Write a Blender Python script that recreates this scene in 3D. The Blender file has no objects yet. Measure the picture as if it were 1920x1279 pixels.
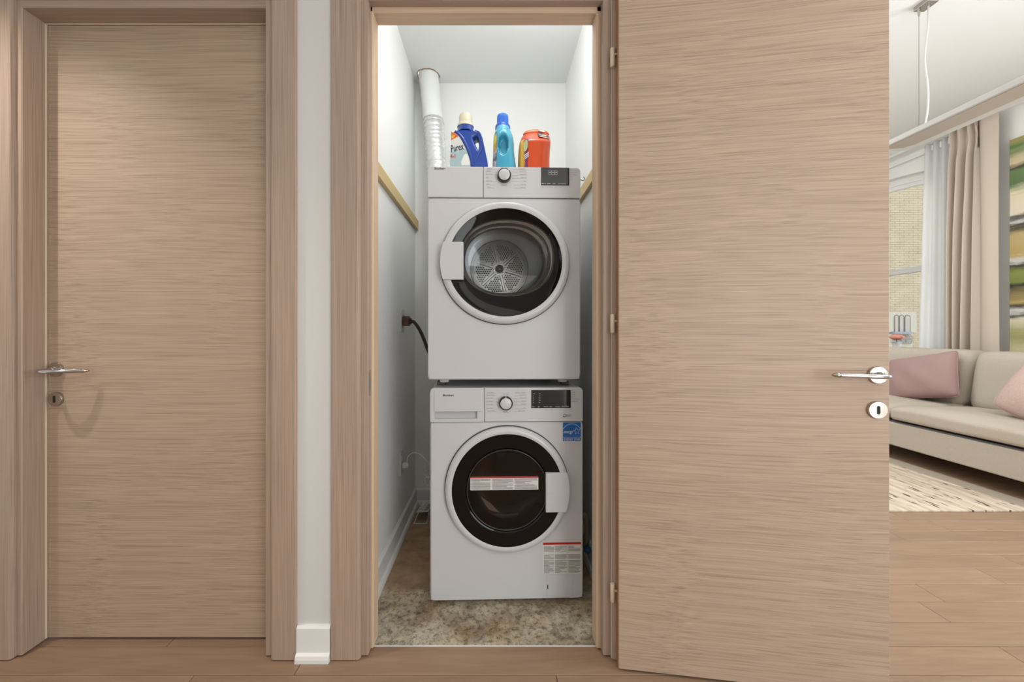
import bpy, bmesh, math, random
from mathutils import Vector, Matrix
random.seed(7)
PI = math.pi
C = bpy.context.scene.collection
SC = bpy.context.scene

# ------------------------------------------------------------------ camera
cd = bpy.data.cameras.new('camera'); cam = bpy.data.objects.new('camera', cd); C.objects.link(cam)
cam.location = (0, 0, 1.06); cam.rotation_euler = (PI/2, 0, 0)
cd.sensor_width = 36; cd.lens = 750/1920*36; cd.shift_x = 36/1920; cd.shift_y = -17.5/1920
cd.clip_start = .02; cd.clip_end = 200
SC.camera = cam
SC.view_settings.view_transform = 'Standard'; SC.view_settings.look = 'None'
SC.view_settings.gamma = 1; SC.view_settings.use_curve_mapping = False
SC.view_settings.exposure = 0.08
# ------------------------------------------------------------------ world and lights
W = bpy.data.worlds.new('sky'); SC.world = W; W.use_nodes = True
W.node_tree.nodes['Background'].inputs[0].default_value = (.86, .93, 1, 1)
W.node_tree.nodes['Background'].inputs[1].default_value = 2.6
def area(name, loc, rot, sx, sy, power, col=(1, 1, 1)):
    l = bpy.data.lights.new(name, 'AREA'); l.shape = 'RECTANGLE'; l.size = sx; l.size_y = sy
    l.energy = power; l.color = col
    o = bpy.data.objects.new(name, l); o.location = loc; o.rotation_euler = rot; C.objects.link(o); return o
area('fill_panel_hall', (.3, -.9, 2.47), (0, 0, 0), 2.4, 1.2, 9, (1, 1, .98))  # added soft overhead fill behind the camera, not a fitted panel
area('fill_light_back_left', (-1.45, -1.72, 1.5), (PI/2, 0, 0), .9, 1.8, 2.5, (.97, 1, 1))  # added frontal fill from the left; the back wall has no window
area('fill_light_back_right', (1.9, -1.72, 1.15), (PI/2, 0, 0), 1.6, 2.0, 40, (.94, .98, 1))  # stronger added fill from the right, reaching into the closet; no window here
area('fill_panel_living_far', (2.2, 4.2, 3.1), (0, 0, 0), 1.2, 1.2, 34, (.98, 1, 1))  # fill added to brighten the window wall, hidden behind the open door
area('fill_panel_living', (2.9, .9, 3.1), (0, 0, 0), 1.2, 1.4, 28, (.98, 1, 1))  # unseen fill added over the near living room, not a ceiling fitting
area('fill_light_living_side', (4.40, .9, 1.7), (0, PI/2+.35, 0), 1.6, 1.6, 85, (.95, .99, 1))  # added side fill tilted up to lift the living ceiling; solid wall behind
area('fill_strip_closet', (0, 1.42, 2.36), (math.radians(15), 0, 0), .7, .08, 1.1, (.98, 1, 1))  # fill added above the header to lighten the closet depths
cl = bpy.data.lights.new('fill_point_closet', 'POINT'); cl.energy = 4.8; cl.shadow_soft_size = .10; cl.color = (.97, 1, 1)  # unseen point fill added to brighten closet ceiling and walls
co = bpy.data.objects.new('fill_point_closet', cl); co.location = (.12, 1.52, 2.42); C.objects.link(co)
sp = bpy.data.lights.new('ceiling_spot_hall', 'SPOT'); sp.energy = 55; sp.shadow_soft_size = .02; sp.color = (1, .93, .82)
sp.spot_size = math.radians(80); sp.spot_blend = 1
so = bpy.data.objects.new('ceiling_spot_hall', sp); so.location = (-1.80, .80, 2.46); C.objects.link(so)
so.rotation_euler = (Vector((-1.25, 1.30, .45))-so.location).to_track_quat('-Z', 'Y').to_euler()

# ------------------------------------------------------------------ materials
def lin(h):
    v = [int(h[i:i+2], 16)/255 for i in (0, 2, 4)]
    return tuple((x/12.92 if x <= .04045 else ((x+.055)/1.055)**2.4) for x in v) + (1,)
def mat(name, col, rough=.5, metal=0, bump=0, bscale=200, spec=.5, coat=0, var=0, vscale=8):
    m = bpy.data.materials.new(name); m.use_nodes = True; N = m.node_tree.nodes; L = m.node_tree.links
    b = N['Principled BSDF']; c = lin(col) if isinstance(col, str) else col
    b.inputs['Base Color'].default_value = c; b.inputs['Roughness'].default_value = rough
    b.inputs['Metallic'].default_value = metal; b.inputs['Specular IOR Level'].default_value = spec
    b.inputs['Coat Weight'].default_value = coat
    if bump or var:
        tc = N.new('ShaderNodeTexCoord'); no = N.new('ShaderNodeTexNoise')
        no.inputs['Scale'].default_value = bscale; no.inputs['Detail'].default_value = 3
        L.new(tc.outputs['Object'], no.inputs['Vector'])
        if bump:
            bp = N.new('ShaderNodeBump'); bp.inputs['Strength'].default_value = bump; bp.inputs['Distance'].default_value = .002
            L.new(no.outputs['Fac'], bp.inputs['Height']); L.new(bp.outputs['Normal'], b.inputs['Normal'])
        if var:
            n2 = N.new('ShaderNodeTexNoise'); n2.inputs['Scale'].default_value = vscale; n2.inputs['Detail'].default_value = 4
            L.new(tc.outputs['Object'], n2.inputs['Vector'])
            mx = N.new('ShaderNodeMix'); mx.data_type = 'RGBA'
            L.new(n2.outputs['Fac'], mx.inputs['Factor'])
            mx.inputs[6].default_value = tuple(x*(1-var) for x in c[:3]) + (1,)
            mx.inputs[7].default_value = tuple(min(1, x*(1+var)) for x in c[:3]) + (1,)
            L.new(mx.outputs[2], b.inputs['Base Color'])
    return m
def wood(name, light, dark, axis='X', fine=170, along=1.6, rough=.45, wave=.02, broad=14, rnd=0, bump=.25, contrast=1.0, wscale=1.3, pores=0):
    """oak with straight open grain running along the given axis of the object"""
    m = bpy.data.materials.new(name); m.use_nodes = True; N = m.node_tree.nodes; L = m.node_tree.links
    b = N['Principled BSDF']; b.inputs['Roughness'].default_value = rough; b.inputs['Specular IOR Level'].default_value = .35
    tc = N.new('ShaderNodeTexCoord')
    off = N.new('ShaderNodeVectorMath'); off.operation = 'ADD'
    L.new(tc.outputs['Object'], off.inputs[0])
    if rnd:
        oi = N.new('ShaderNodeObjectInfo'); s = N.new('ShaderNodeMath'); s.operation = 'MULTIPLY'; s.inputs[1].default_value = 37
        L.new(oi.outputs['Random'], s.inputs[0]); L.new(s.outputs[0], off.inputs[1])
    wn = N.new('ShaderNodeTexNoise'); wn.inputs['Scale'].default_value = wscale; wn.inputs['Detail'].default_value = 1
    L.new(off.outputs[0], wn.inputs['Vector'])
    ws = N.new('ShaderNodeVectorMath'); ws.operation = 'SCALE'; ws.inputs['Scale'].default_value = wave
    L.new(wn.outputs['Color'], ws.inputs[0])
    ad = N.new('ShaderNodeVectorMath'); ad.operation = 'ADD'; L.new(off.outputs[0], ad.inputs[0]); L.new(ws.outputs[0], ad.inputs[1])
    def nz(al, ac, det):
        mp = N.new('ShaderNodeMapping')
        mp.inputs['Scale'].default_value = [al if a == axis else ac for a in 'XYZ']
        L.new(ad.outputs[0], mp.inputs['Vector'])
        n = N.new('ShaderNodeTexNoise'); n.inputs['Scale'].default_value = 1; n.inputs['Detail'].default_value = det
        n.inputs['Roughness'].default_value = .6
        L.new(mp.outputs[0], n.inputs['Vector']); return n
    a = nz(along*1.3, fine, 3); d = nz(along*.3, broad, 4); e = nz(along*2.5, fine*2.3, 2)
    def mth(op, x, y):
        q = N.new('ShaderNodeMath'); q.operation = op
        for i, v in enumerate((x, y)):
            if isinstance(v, (int, float)): q.inputs[i].default_value = v
            else: L.new(v, q.inputs[i])
        return q.outputs[0]
    v = mth('ADD', mth('MULTIPLY', a.outputs['Fac'], .58), mth('ADD', mth('MULTIPLY', d.outputs['Fac'], .20), mth('MULTIPLY', e.outputs['Fac'], .22)))
    r = N.new('ShaderNodeValToRGB'); L.new(v, r.inputs['Fac'])
    r.color_ramp.elements[0].position = .5-.16/contrast; r.color_ramp.elements[0].color = lin(dark)
    r.color_ramp.elements[1].position = .5+.12/contrast; r.color_ramp.elements[1].color = lin(light)
    col = r.outputs['Color']
    if pores:
        p = nz(along*2.2, fine*1.15, 1)
        pr = N.new('ShaderNodeValToRGB'); L.new(p.outputs['Fac'], pr.inputs['Fac']); e_ = pr.color_ramp.elements
        e_[0].position, e_[0].color = .33, (1-pores, 1-pores*1.05, 1-pores*1.1, 1); e_[1].position, e_[1].color = .43, (1, 1, 1, 1)
        q_ = e_.new(.60); q_.color = (1, 1, 1, 1); q_ = e_.new(.70); q_.color = (1+pores*.5, 1+pores*.5, 1+pores*.5, 1)
        pm = N.new('ShaderNodeMix'); pm.data_type = 'RGBA'; pm.blend_type = 'MULTIPLY'; pm.inputs['Factor'].default_value = 1
        L.new(col, pm.inputs[6]); L.new(pr.outputs['Color'], pm.inputs[7]); col = pm.outputs[2]
    if rnd:
        hv = N.new('ShaderNodeHueSaturation'); L.new(col, hv.inputs['Color'])
        L.new(mth('ADD', mth('MULTIPLY', oi.outputs['Random'], rnd), 1-rnd/2), hv.inputs['Value']); col = hv.outputs[0]
    L.new(col, b.inputs['Base Color'])
    bp = N.new('ShaderNodeBump'); bp.inputs['Strength'].default_value = bump; bp.inputs['Distance'].default_value = .001
    L.new(v, bp.inputs['Height']); L.new(bp.outputs['Normal'], b.inputs['Normal'])
    return m
def glassy(name, tint, refl=1.0, ior=1.5, rough=.0):
    """thin clear pane: straight transmission plus a Fresnel reflection"""
    m = bpy.data.materials.new(name); m.use_nodes = True; N = m.node_tree.nodes; L = m.node_tree.links
    N.remove(N['Principled BSDF']); o = N['Material Output']
    t = N.new('ShaderNodeBsdfTransparent'); t.inputs[0].default_value = tint
    g = N.new('ShaderNodeBsdfGlossy'); g.inputs['Roughness'].default_value = rough; g.inputs[0].default_value = (refl, refl, refl, 1)
    lw = N.new('ShaderNodeLayerWeight'); lw.inputs[0].default_value = .5
    pw = N.new('ShaderNodeMath'); pw.operation = 'POWER'; L.new(lw.outputs['Facing'], pw.inputs[0]); pw.inputs[1].default_value = 4
    f = N.new('ShaderNodeMath'); f.operation = 'MULTIPLY_ADD'; L.new(pw.outputs[0], f.inputs[0]); f.inputs[1].default_value = .9; f.inputs[2].default_value = .04
    x = N.new('ShaderNodeMixShader'); L.new(f.outputs[0], x.inputs[0]); L.new(t.outputs[0], x.inputs[1]); L.new(g.outputs[0], x.inputs[2])
    L.new(x.outputs[0], o.inputs['Surface']); return m
M = {}
M['wall'] = mat('white_wall_paint', 'F7F7F4', .6, bump=.05, bscale=300)
M['hallwall'] = mat('dimmed_wall_paint', 'DCDCD9', .6, bump=.05, bscale=300)  # same white toned down in colour, standing in for dimmer hall light
M['ceil'] = mat('ceiling_paint', 'F4F5F5', .7)
M['base'] = mat('white_trim_paint', 'EEEEEC', .35)
M['door'] = wood('door_oak', 'C6AF9A', '9F8976', 'X', wave=.025, fine=330, contrast=.62, pores=.20, wscale=1.8, broad=26)
M['casing'] = wood('casing_oak', 'BFA897', '9A8576', 'Z', wave=.012, fine=300, contrast=.55, pores=.16)
M['casingh'] = wood('head_oak', 'BFA897', '9A8576', 'X', wave=.012, fine=300, contrast=.55, pores=.16)
M['jamb'] = wood('reflected_light_jamb_wood', 'E0C8AE', 'C3A68A', 'Z', contrast=.7, fine=90)  # frame wood coloured paler for light reflected in the closet opening
M['jambh'] = wood('reflected_light_head_wood', 'E0C8AE', 'C3A68A', 'X', contrast=.7, fine=90)  # head piece likewise lightened in colour for reflected light
M['edge'] = wood('door_edge_wood', 'B48A66', '8C6546', 'X', fine=220)
M['pine'] = wood('pine_strip_wood', 'E0C68C', 'CBAE72', 'Y', contrast=.6, fine=60)
M['plank'] = wood('floor_plank_wood', 'A68A72', '886B55', 'X', fine=45, along=2.5, broad=6, rough=.38, rnd=.13, contrast=.55, bump=.05, wave=.10)
M['sub'] = mat('subfloor_dark', '4A3325', .8)
M['white'] = mat('appliance_white', 'D6D7DA', .25, coat=.2)
M['white2'] = mat('appliance_grey_white', 'C9CBD0', .35)
M['seam'] = mat('seam_dark', '55555A', .6)
M['black'] = mat('black_gloss_glass', (.004, .004, .0045, 1), .05, spec=.3)
M['displ'] = mat('display_glass', (.010, .013, .017, 1), .07, spec=.5)
M['blackp'] = mat('black_plastic', (.012, .012, .012, 1), .35)
M['ink'] = mat('grey_ink', '8C8C90', .6)
M['inkd'] = mat('dark_ink', '55555A', .6)
M['inkw'] = mat('white_ink', 'D8DCE0', .6)
M['chrome'] = mat('polished_chrome', (.55, .55, .57, 1), .10, 1)
M['chromes'] = mat('satin_nickel', (.50, .46, .41, 1), .22, 1)
M['steel'] = mat('drum_steel', (.24, .25, .26, 1), .33, .6)
M['steeld'] = mat('drum_plate_steel', (.74, .75, .75, 1), .28, .65)
M['hole'] = mat('perforation_black', (.01, .01, .01, 1), .7)
M['rim'] = mat('smoked_rim', (.34, .32, .30, 1), .10, .85)
M['darkrim'] = mat('dark_rim', (.03, .028, .027, 1), .15)
M['clear'] = glassy('clear_bowl_glass', (.93, .95, .96, 1))
M['smoke'] = glassy('smoked_bowl_glass', (.30, .22, .18, 1), .8)
M['pane'] = glassy('window_glass', (.96, .97, .97, 1), .5)
M['red'] = mat('red_print', 'C0201C', .5)
M['paper'] = mat('label_paper', 'E4E2DE', .5)
M['esb'] = mat('blue_label_print', '1465B4', .4)
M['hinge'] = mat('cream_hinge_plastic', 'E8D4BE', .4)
M['fabric'] = mat('beige_sofa_weave', 'BFB5A7', .9, bump=1.0, bscale=200, spec=.1, var=.22, vscale=330)
M['pink'] = mat('dusty_pink_velvet', 'A98C8A', .85, bump=.4, bscale=300, spec=.1, var=.05)
M['pinkb'] = mat('pink_boucle', 'CDB3A9', .95, bump=1.0, bscale=170, spec=.05, var=.18, vscale=120)
M['curt'] = mat('beige_curtain_cloth', 'CDC0B2', .85, bump=.2, bscale=500, spec=.1)
M['hose'] = mat('grey_hose', '9A9080', .5)
M['bluec'] = mat('blue_cap', '2A6FA0', .4)
M['brown'] = mat('brown_cord', '3A2517', .4)
M['brownp'] = mat('brown_plug', '5A4030', .35)
M['wplast'] = mat('white_plastic', 'DCDCDA', .4)
M['foil'] = mat('foil_duct', (.78, .78, .78, 1), .22, .7, bump=1.0, bscale=45)
M['wrap'] = mat('white_duct_wrap', 'F2F2F0', .55, bump=.6, bscale=60)
M['rag'] = mat('torn_plaster_edge', '8A6A48', .9, bump=1, bscale=100)
M['lampm'] = mat('lamp_aluminium', 'C4C2BE', .4, .1)
M['lampd'] = mat('lamp_diffuser', 'A79C90', .5, bump=.3, bscale=400)
M['stone'] = mat('pale_stone', 'B0A898', .8, bump=.4, bscale=60, var=.08)
M['brickm'] = mat('buff_brick', 'AC9E84', .9, bump=.5, bscale=80, var=.22, vscale=5)
M['mortar'] = mat('mortar', '9C9078', .9)
M['iron'] = mat('pale_iron', '8C8880', .5)
M['slate'] = mat('grey_sill', '7F8792', .6)

# closet tiles: mottled stone look with stains of their own
def tile_mat():
    m = bpy.data.materials.new('mottled_stone_tile'); m.use_nodes = True; N = m.node_tree.nodes; L = m.node_tree.links
    b = N['Principled BSDF']; b.inputs['Roughness'].default_value = .55
    tc = N.new('ShaderNodeTexCoord')
    def nz(s, d, r=.6):
        n = N.new('ShaderNodeTexNoise'); n.inputs['Scale'].default_value = s; n.inputs['Detail'].default_value = d; n.inputs['Roughness'].default_value = r
        L.new(tc.outputs['Object'], n.inputs['Vector']); return n.outputs['Fac']
    def ramp(f, stops):
        r = N.new('ShaderNodeValToRGB'); L.new(f, r.inputs['Fac']); e = r.color_ramp.elements
        e[0].position, e[0].color = stops[0][0], lin(stops[0][1]); e[1].position, e[1].color = stops[-1][0], lin(stops[-1][1])
        for p, c in stops[1:-1]:
            q = e.new(p); q.color = lin(c)
        return r.outputs['Color']
    base = ramp(nz(7, 10, .75), [(.34, '7A7464'), (.44, 'AAA28E'), (.54, 'CAC0A8'), (.66, 'E2DBC8')])
    warm = ramp(nz(3.3, 3), [(.42, 'FFFFFF'), (.62, 'C9A47E')])
    m1 = N.new('ShaderNodeMix'); m1.data_type = 'RGBA'; m1.blend_type = 'MULTIPLY'; m1.inputs['Factor'].default_value = .75
    L.new(base, m1.inputs[6]); L.new(warm, m1.inputs[7])
    sp = ramp(nz(48, 10, .82), [(.40, '5A5244'), (.52, 'FFFFFF')])
    m2 = N.new('ShaderNodeMix'); m2.data_type = 'RGBA'; m2.blend_type = 'MULTIPLY'; m2.inputs['Factor'].default_value = .8
    L.new(m1.outputs[2], m2.inputs[6]); L.new(sp, m2.inputs[7])
    # smooth tan film on the tiles farther in, worn off towards the door
    sx = N.new('ShaderNodeSeparateXYZ'); L.new(tc.outputs['Object'], sx.inputs[0])
    ad = N.new('ShaderNodeMath'); ad.operation = 'MULTIPLY_ADD'; L.new(nz(9, 5), ad.inputs[0]); ad.inputs[1].default_value = .35; L.new(sx.outputs['Y'], ad.inputs[2])
    mr = N.new('ShaderNodeMapRange'); mr.inputs['From Min'].default_value = 1.76; mr.inputs['From Max'].default_value = 1.90; L.new(ad.outputs[0], mr.inputs['Value'])
    tan = ramp(nz(14, 5), [(.35, '9A7C5C'), (.65, 'B89A78')])
    m3 = N.new('ShaderNodeMix'); m3.data_type = 'RGBA'; L.new(mr.outputs[0], m3.inputs['Factor']); L.new(m2.outputs[2], m3.inputs[6]); L.new(tan, m3.inputs[7])
    L.new(m3.outputs[2], b.inputs['Base Color'])
    bp = N.new('ShaderNodeBump'); bp.inputs['Strength'].default_value = .3; bp.inputs['Distance'].default_value = .002
    L.new(nz(120, 3), bp.inputs['Height']); L.new(bp.outputs['Normal'], b.inputs['Normal'])
    return m
M['tile'] = tile_mat()
def ramp_mat(name, axis, stops, nscale, namp, rough=.6, stretch=(1, 1, 1), interp='LINEAR', lo=0., hi=1.):
    """colour bands along one object axis, broken up by noise"""
    m = bpy.data.materials.new(name); m.use_nodes = True; N = m.node_tree.nodes; L = m.node_tree.links
    b = N['Principled BSDF']; b.inputs['Roughness'].default_value = rough
    tc = N.new('ShaderNodeTexCoord'); sx = N.new('ShaderNodeSeparateXYZ'); L.new(tc.outputs['Object'], sx.inputs[0])
    mp = N.new('ShaderNodeMapping'); mp.inputs['Scale'].default_value = stretch; L.new(tc.outputs['Object'], mp.inputs['Vector'])
    n = N.new('ShaderNodeTexNoise'); n.inputs['Scale'].default_value = nscale; n.inputs['Detail'].default_value = 12; n.inputs['Roughness'].default_value = .68; L.new(mp.outputs[0], n.inputs['Vector'])
    mr = N.new('ShaderNodeMapRange'); mr.inputs['From Min'].default_value = lo; mr.inputs['From Max'].default_value = hi; L.new(sx.outputs[axis], mr.inputs['Value'])
    s = N.new('ShaderNodeMath'); s.operation = 'SUBTRACT'; L.new(n.outputs['Fac'], s.inputs[0]); s.inputs[1].default_value = .5
    a = N.new('ShaderNodeMath'); a.operation = 'MULTIPLY_ADD'; L.new(s.outputs[0], a.inputs[0]); a.inputs[1].default_value = namp; L.new(mr.outputs[0], a.inputs[2])
    r = N.new('ShaderNodeValToRGB'); r.color_ramp.interpolation = interp; L.new(a.outputs[0], r.inputs['Fac']); e = r.color_ramp.elements
    e[0].position, e[0].color = stops[0][0], lin(stops[0][1]); e[1].position, e[1].color = stops[-1][0], lin(stops[-1][1])
    for p, c in stops[1:-1]:
        q = e.new(p); q.color = lin(c)
    L.new(r.outputs['Color'], b.inputs['Base Color']); return m
M['paint'] = ramp_mat('abstract_canvas', 'Z', [(0, '7E8454'), (.05, 'CFC49C'), (.12, '9C9A60'), (.19, 'D8CDB4'), (.205, '22262A'), (.225, 'D8D4CC'), (.245, '2A2824'), (.27, 'B09A60'),
    (.34, '1E2020'), (.355, '75803C'), (.40, '7E8840'), (.435, '1E1E20'), (.45, 'CFCBC6'), (.47, 'B49A5C'), (.56, 'B8A470'), (.60, '15171A'), (.615, 'C8C6BE'), (.64, '3A3430'), (.66, 'DDD2BE'),
    (.75, 'DCD0B0'), (.79, '4E6A38'), (.85, '5F7A3E'), (.87, '2A2018'), (.89, 'D2C09A'), (.955, '4C7434'), (1, 'BCA066')], 7, .09, .45, (1, .35, 2.2), lo=.80, hi=2.72)

# ------------------------------------------------------------------ mesh helpers
class MB:
    def __init__(s): s.b = bmesh.new()
    def box(s, x0, x1, y0, y1, z0, z1, T=None):
        v = [s.b.verts.new((T @ Vector(p)) if T else p) for p in ((x0,y0,z0),(x1,y0,z0),(x1,y1,z0),(x0,y1,z0),(x0,y0,z1),(x1,y0,z1),(x1,y1,z1),(x0,y1,z1))]
        for f in ((0,3,2,1),(4,5,6,7),(0,1,5,4),(1,2,6,5),(2,3,7,6),(3,0,4,7)): s.b.faces.new([v[i] for i in f])
        return s
    def loft(s, rings, caps=(True, True), close=True):
        R = [[s.b.verts.new(p) for p in r] for r in rings]; n = len(R[0])
        for a, c in zip(R, R[1:]):
            for i in range(n if close else n-1):
                j = (i+1) % n
                s.b.faces.new((a[i], a[j], c[j], c[i]))
        if caps[0]: s.b.faces.new(list(reversed(R[0])))
        if caps[1]: s.b.faces.new(R[-1])
        return s
    def prism(s, pts, d0, d1, axis='Y'):
        def P(u, v, d): return {'Y': (u, d, v), 'X': (d, u, v), 'Z': (u, v, d)}[axis]
        return s.loft([[P(u, v, d0) for u, v in pts], [P(u, v, d1) for u, v in pts]])
    def tube(s, path, r, n=12, caps=True):
        path = [Vector(p) for p in path]; rr = r if isinstance(r, (list, tuple)) else [r]*len(path)
        rings = []; up = None
        for i, p in enumerate(path):
            t = (path[min(i+1, len(path)-1)] - path[max(i-1, 0)]).normalized()
            if up is None: up = Vector((0, 0, 1)) if abs(t.z) < .9 else Vector((1, 0, 0))
            a = t.cross(up).normalized(); up = a.cross(t).normalized()
            rings.append([p + a*(rr[i]*math.cos(2*PI*k/n)) + up*(rr[i]*math.sin(2*PI*k/n)) for k in range(n)])
        return s.loft(rings, (caps, caps))
    def lathe(s, prof, cx=0, cz=0, n=64, axis='Y', ex=1, ez=1, cy=0, caps=(False, False)):
        rings = []
        for r, d in prof:
            ring = []
            for k in range(n):
                a = 2*PI*k/n; u, v = r*ex*math.cos(a), r*ez*math.sin(a)
                ring.append({'Y': (cx+u, d, cz+v), 'Z': (cx+u, cy+v, d), 'X': (d, cy+u, cz+v)}[axis])
            rings.append(ring)
        return s.loft(rings, caps)
    def poly(s, pts):
        s.b.faces.new([s.b.verts.new(p) for p in pts]); return s
    def text(s, txt, x, z, size, y=0, align='LEFT', bold=0, shear=0, T=None, sx=1, track=1):
        cu = bpy.data.curves.new('t', 'FONT'); cu.body = txt; cu.size = size; cu.align_x = align; cu.resolution_u = 2
        cu.offset = bold; cu.shear = shear; cu.space_character = track
        o = bpy.data.objects.new('t', cu); C.objects.link(o)
        dg = bpy.context.evaluated_depsgraph_get(); me = o.evaluated_get(dg).to_mesh()
        vs = []
        for v in me.vertices:
            p = Vector((x+v.co.x*sx, y, z+v.co.y))
            vs.append(s.b.verts.new(T @ p if T else p))
        for p in me.polygons:
            try: s.b.faces.new([vs[i] for i in p.vertices])
            except ValueError: pass
        bpy.data.objects.remove(o); bpy.data.curves.remove(cu)
        return s
    def build(s, name, m, parent=None, bev=0, seg=2, smooth=False, sub=0, solid=0, fix=True):
        if fix: bmesh.ops.recalc_face_normals(s.b, faces=s.b.faces)
        me = bpy.data.meshes.new(name); s.b.to_mesh(me); s.b.free()
        o = bpy.data.objects.new(name, me); C.objects.link(o); me.materials.append(m if not isinstance(m, str) else M[m])
        if parent: o.parent = parent
        if name.split('.')[0] in ('programme_lettering', 'side_lettering', 'display_lettering', 'fine_print', 'print', 'scrolled_ironwork'): o['kind'] = 'stuff'
        if smooth:
            for p in me.polygons: p.use_smooth = True
        if bev:
            md = o.modifiers.new('b', 'BEVEL'); md.width = bev; md.segments = seg; md.limit_method = 'ANGLE'; md.angle_limit = .6
            if not smooth:
                pass
        if solid: md = o.modifiers.new('s', 'SOLIDIFY'); md.thickness = solid; md.offset = 0
        if sub: md = o.modifiers.new('u', 'SUBSURF'); md.levels = sub; md.render_levels = sub
        return o
def empty(name, loc=(0, 0, 0), rz=0):
    o = bpy.data.objects.new(name, None); o.location = loc; o.rotation_euler = (0, 0, rz); C.objects.link(o); return o
def tag(o, label, cat, group=None):
    o['label'] = label; o['category'] = cat
    if group: o['group'] = group
    return o
def struct(o): o['kind'] = 'structure'; return o
def smooth_by_angle(o, ang=.7):
    me = o.data
    for p in me.polygons: p.use_smooth = True
    b = bmesh.new(); b.from_mesh(me)
    for e in b.edges:
        if len(e.link_faces) == 2 and e.calc_face_angle(0) > ang: e.smooth = False
    b.to_mesh(me); b.free(); return o
def catmull(pts, k=8):
    P = [Vector(p) for p in pts]; P = [2*P[0]-P[1]] + P + [2*P[-1]-P[-2]]; out = []
    for i in range(1, len(P)-2):
        for j in range(k):
            t = j/k; a, b, c, d = P[i-1:i+3]
            out.append(.5*((2*b)+(-a+c)*t+(2*a-5*b+4*c-d)*t*t+(-a+3*b-3*c+d)*t**3))
    out.append(P[-2]); return out

# ================================================================== SETTING
ZH, ZC, ZL = 2.50, 2.588, 3.14          # hall, closet and living-room ceiling heights
# floor: planks
fl = struct(MB().box(-2.3, 4.6, -1.9, 1.332, -.05, -.012).box(1.1, 4.6, 1.332, 7.1, -.05, -.012).box(-1.56, -.70, 1.332, 1.5, -.05, -.012).build('floor', 'sub'))
P0, PW = 1.235, .1117
joints = {-3: [.9, -1.1], -2: [-.35, 1.3], -1: [-.92, .195, 2.2], 0: [-.614, 1.70, 2.9], 1: [-1.1, 2.5], 2: [1.67, 2.9], 3: [1.775, 3.1], 4: [2.16, 3.3], 5: [2.40, 3.5], 6: [1.6, 2.9], 7: [2.10, 3.2], 8: [2.44, 3.5], 9: [2.33, 3.4]}
def plank(x0, x1, y0, y1, parent, b=None):
    if x1-x0 < .02: return
    q = b or MB(); q.box(x0+.0008, x1-.0008, y0+.0009, y1-.0009, -.012, 0)
    if not b: q.build('plank', 'plank', parent, bev=.0012, seg=1)
far = MB()
for k in range(-28, 53):
    y0 = P0+PW*k; y1 = y0+PW
    if k in joints: js = joints[k]
    else:
        js = []; x = -2.3+random.uniform(.3, 1.2)
        while x < 4.6: js.append(x); x += random.uniform(1.0, 1.4)
    spans = []
    if k <= 0 or k == 0: lo = -2.3
    if y0 < 1.31: segs = [(-2.3, 4.6)]
    else: segs = [(1.12, 4.6)]
    if k == 1: segs = [(-1.56, -.70), (1.12, 4.6)]
    for a, c in segs:
        cuts = [a]+[j for j in sorted(js) if a+.05 < j < c-.05]+[c]
        for u, v in zip(cuts, cuts[1:]):
            if -2 <= k <= 23: plank(u, v, y0, min(y1, 1.332) if (k == 0 and False) else y1, fl)
            else: plank(u, v, y0, y1, fl, far)
far = far.build('planks_beyond_view', 'plank', fl); far['kind'] = 'stuff'; far.name = 'plank_field'
# closet floor
cf = struct(MB().box(-.5, .47, 1.352, 2.48, -.05, -.012).build('floor_closet', 'mortar'))
for y0, y1 in ((1.352, 1.619), (1.622, 1.920), (1.923, 2.222), (2.225, 2.47)):
    MB().box(-.492, .462, y0, y1, -.012, -.0005).build('tile', 'tile', cf, bev=.0015, seg=1)
struct(MB().box(-.405, .357, 1.3475, 1.3512, -.011, .0004).build('trim_threshold', 'base'))

def wallbox(name, boxes, m='wall'):
    b = MB()
    for q in boxes: b.box(*q)
    return struct(b.build(name, m))
WF = 1.298      # face of the wall with the doors
wallbox('wall_front', [(-2.3, -1.56, WF, 1.386, 0, ZH), (-.70, -.432, WF, 1.386, 0, ZH), (.385, 1.15, WF, 1.386, 0, ZH),
    (-1.56, -.70, WF, 1.386, 2.145, ZH), (-.432, .385, WF, 1.386, 2.16, ZH)], 'hallwall')
wallbox('wall_closet_left', [(-.53, -.477, 1.386, 2.51, -.0, ZC)])
wallbox('wall_closet_right', [(.448, .50, 1.386, 2.51, -.0, ZC)])
wallbox('wall_closet_back', [(-.477, .448, 2.459, 2.51, -.0, ZC)])
# closet ceiling with a rough hole for the duct
cb = MB()
hx, hy, hr = -.385, 2.385, .064
n = 96; outer = []; inner = []
crn = [math.atan2(y-hy, x-hx) % (2*PI) for x in (-.477, .448) for y in (1.386, 2.459)]
for a in sorted([2*PI*k/n for k in range(n)]+crn):
    dx, dy = math.cos(a), math.sin(a)
    t = min(((.448-hx) if dx > 0 else (-.477-hx))/dx if abs(dx) > 1e-6 else 9e9, ((2.459-hy) if dy > 0 else (1.386-hy))/dy if abs(dy) > 1e-6 else 9e9)
    outer.append((hx+dx*t, hy+dy*t, ZC)); r = hr*(.99+.025*math.sin(5*a+1)+.02*math.sin(13*a)+.01*math.sin(29*a))
    inner.append((hx+dx*r, hy+dy*r, ZC))
cb.loft([[(x, y, ZC+.03) for x, y, z in outer], outer, inner, [(x, y, ZC+.03) for x, y, z in inner]], (False, False))
cc = struct(cb.build('ceiling_closet', 'ceil'))
rg = MB(); rg.loft([[(hx+(x-hx)*s, hy+(y-hy)*s, z) for x, y, _ in inner] for s, z in ((1.0, ZC+.02), (1.0, ZC-.003), (1.04, ZC-.002), (1.055, ZC+.001))], (False, False))
rg.build('torn_edge', 'rag', cc)
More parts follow.
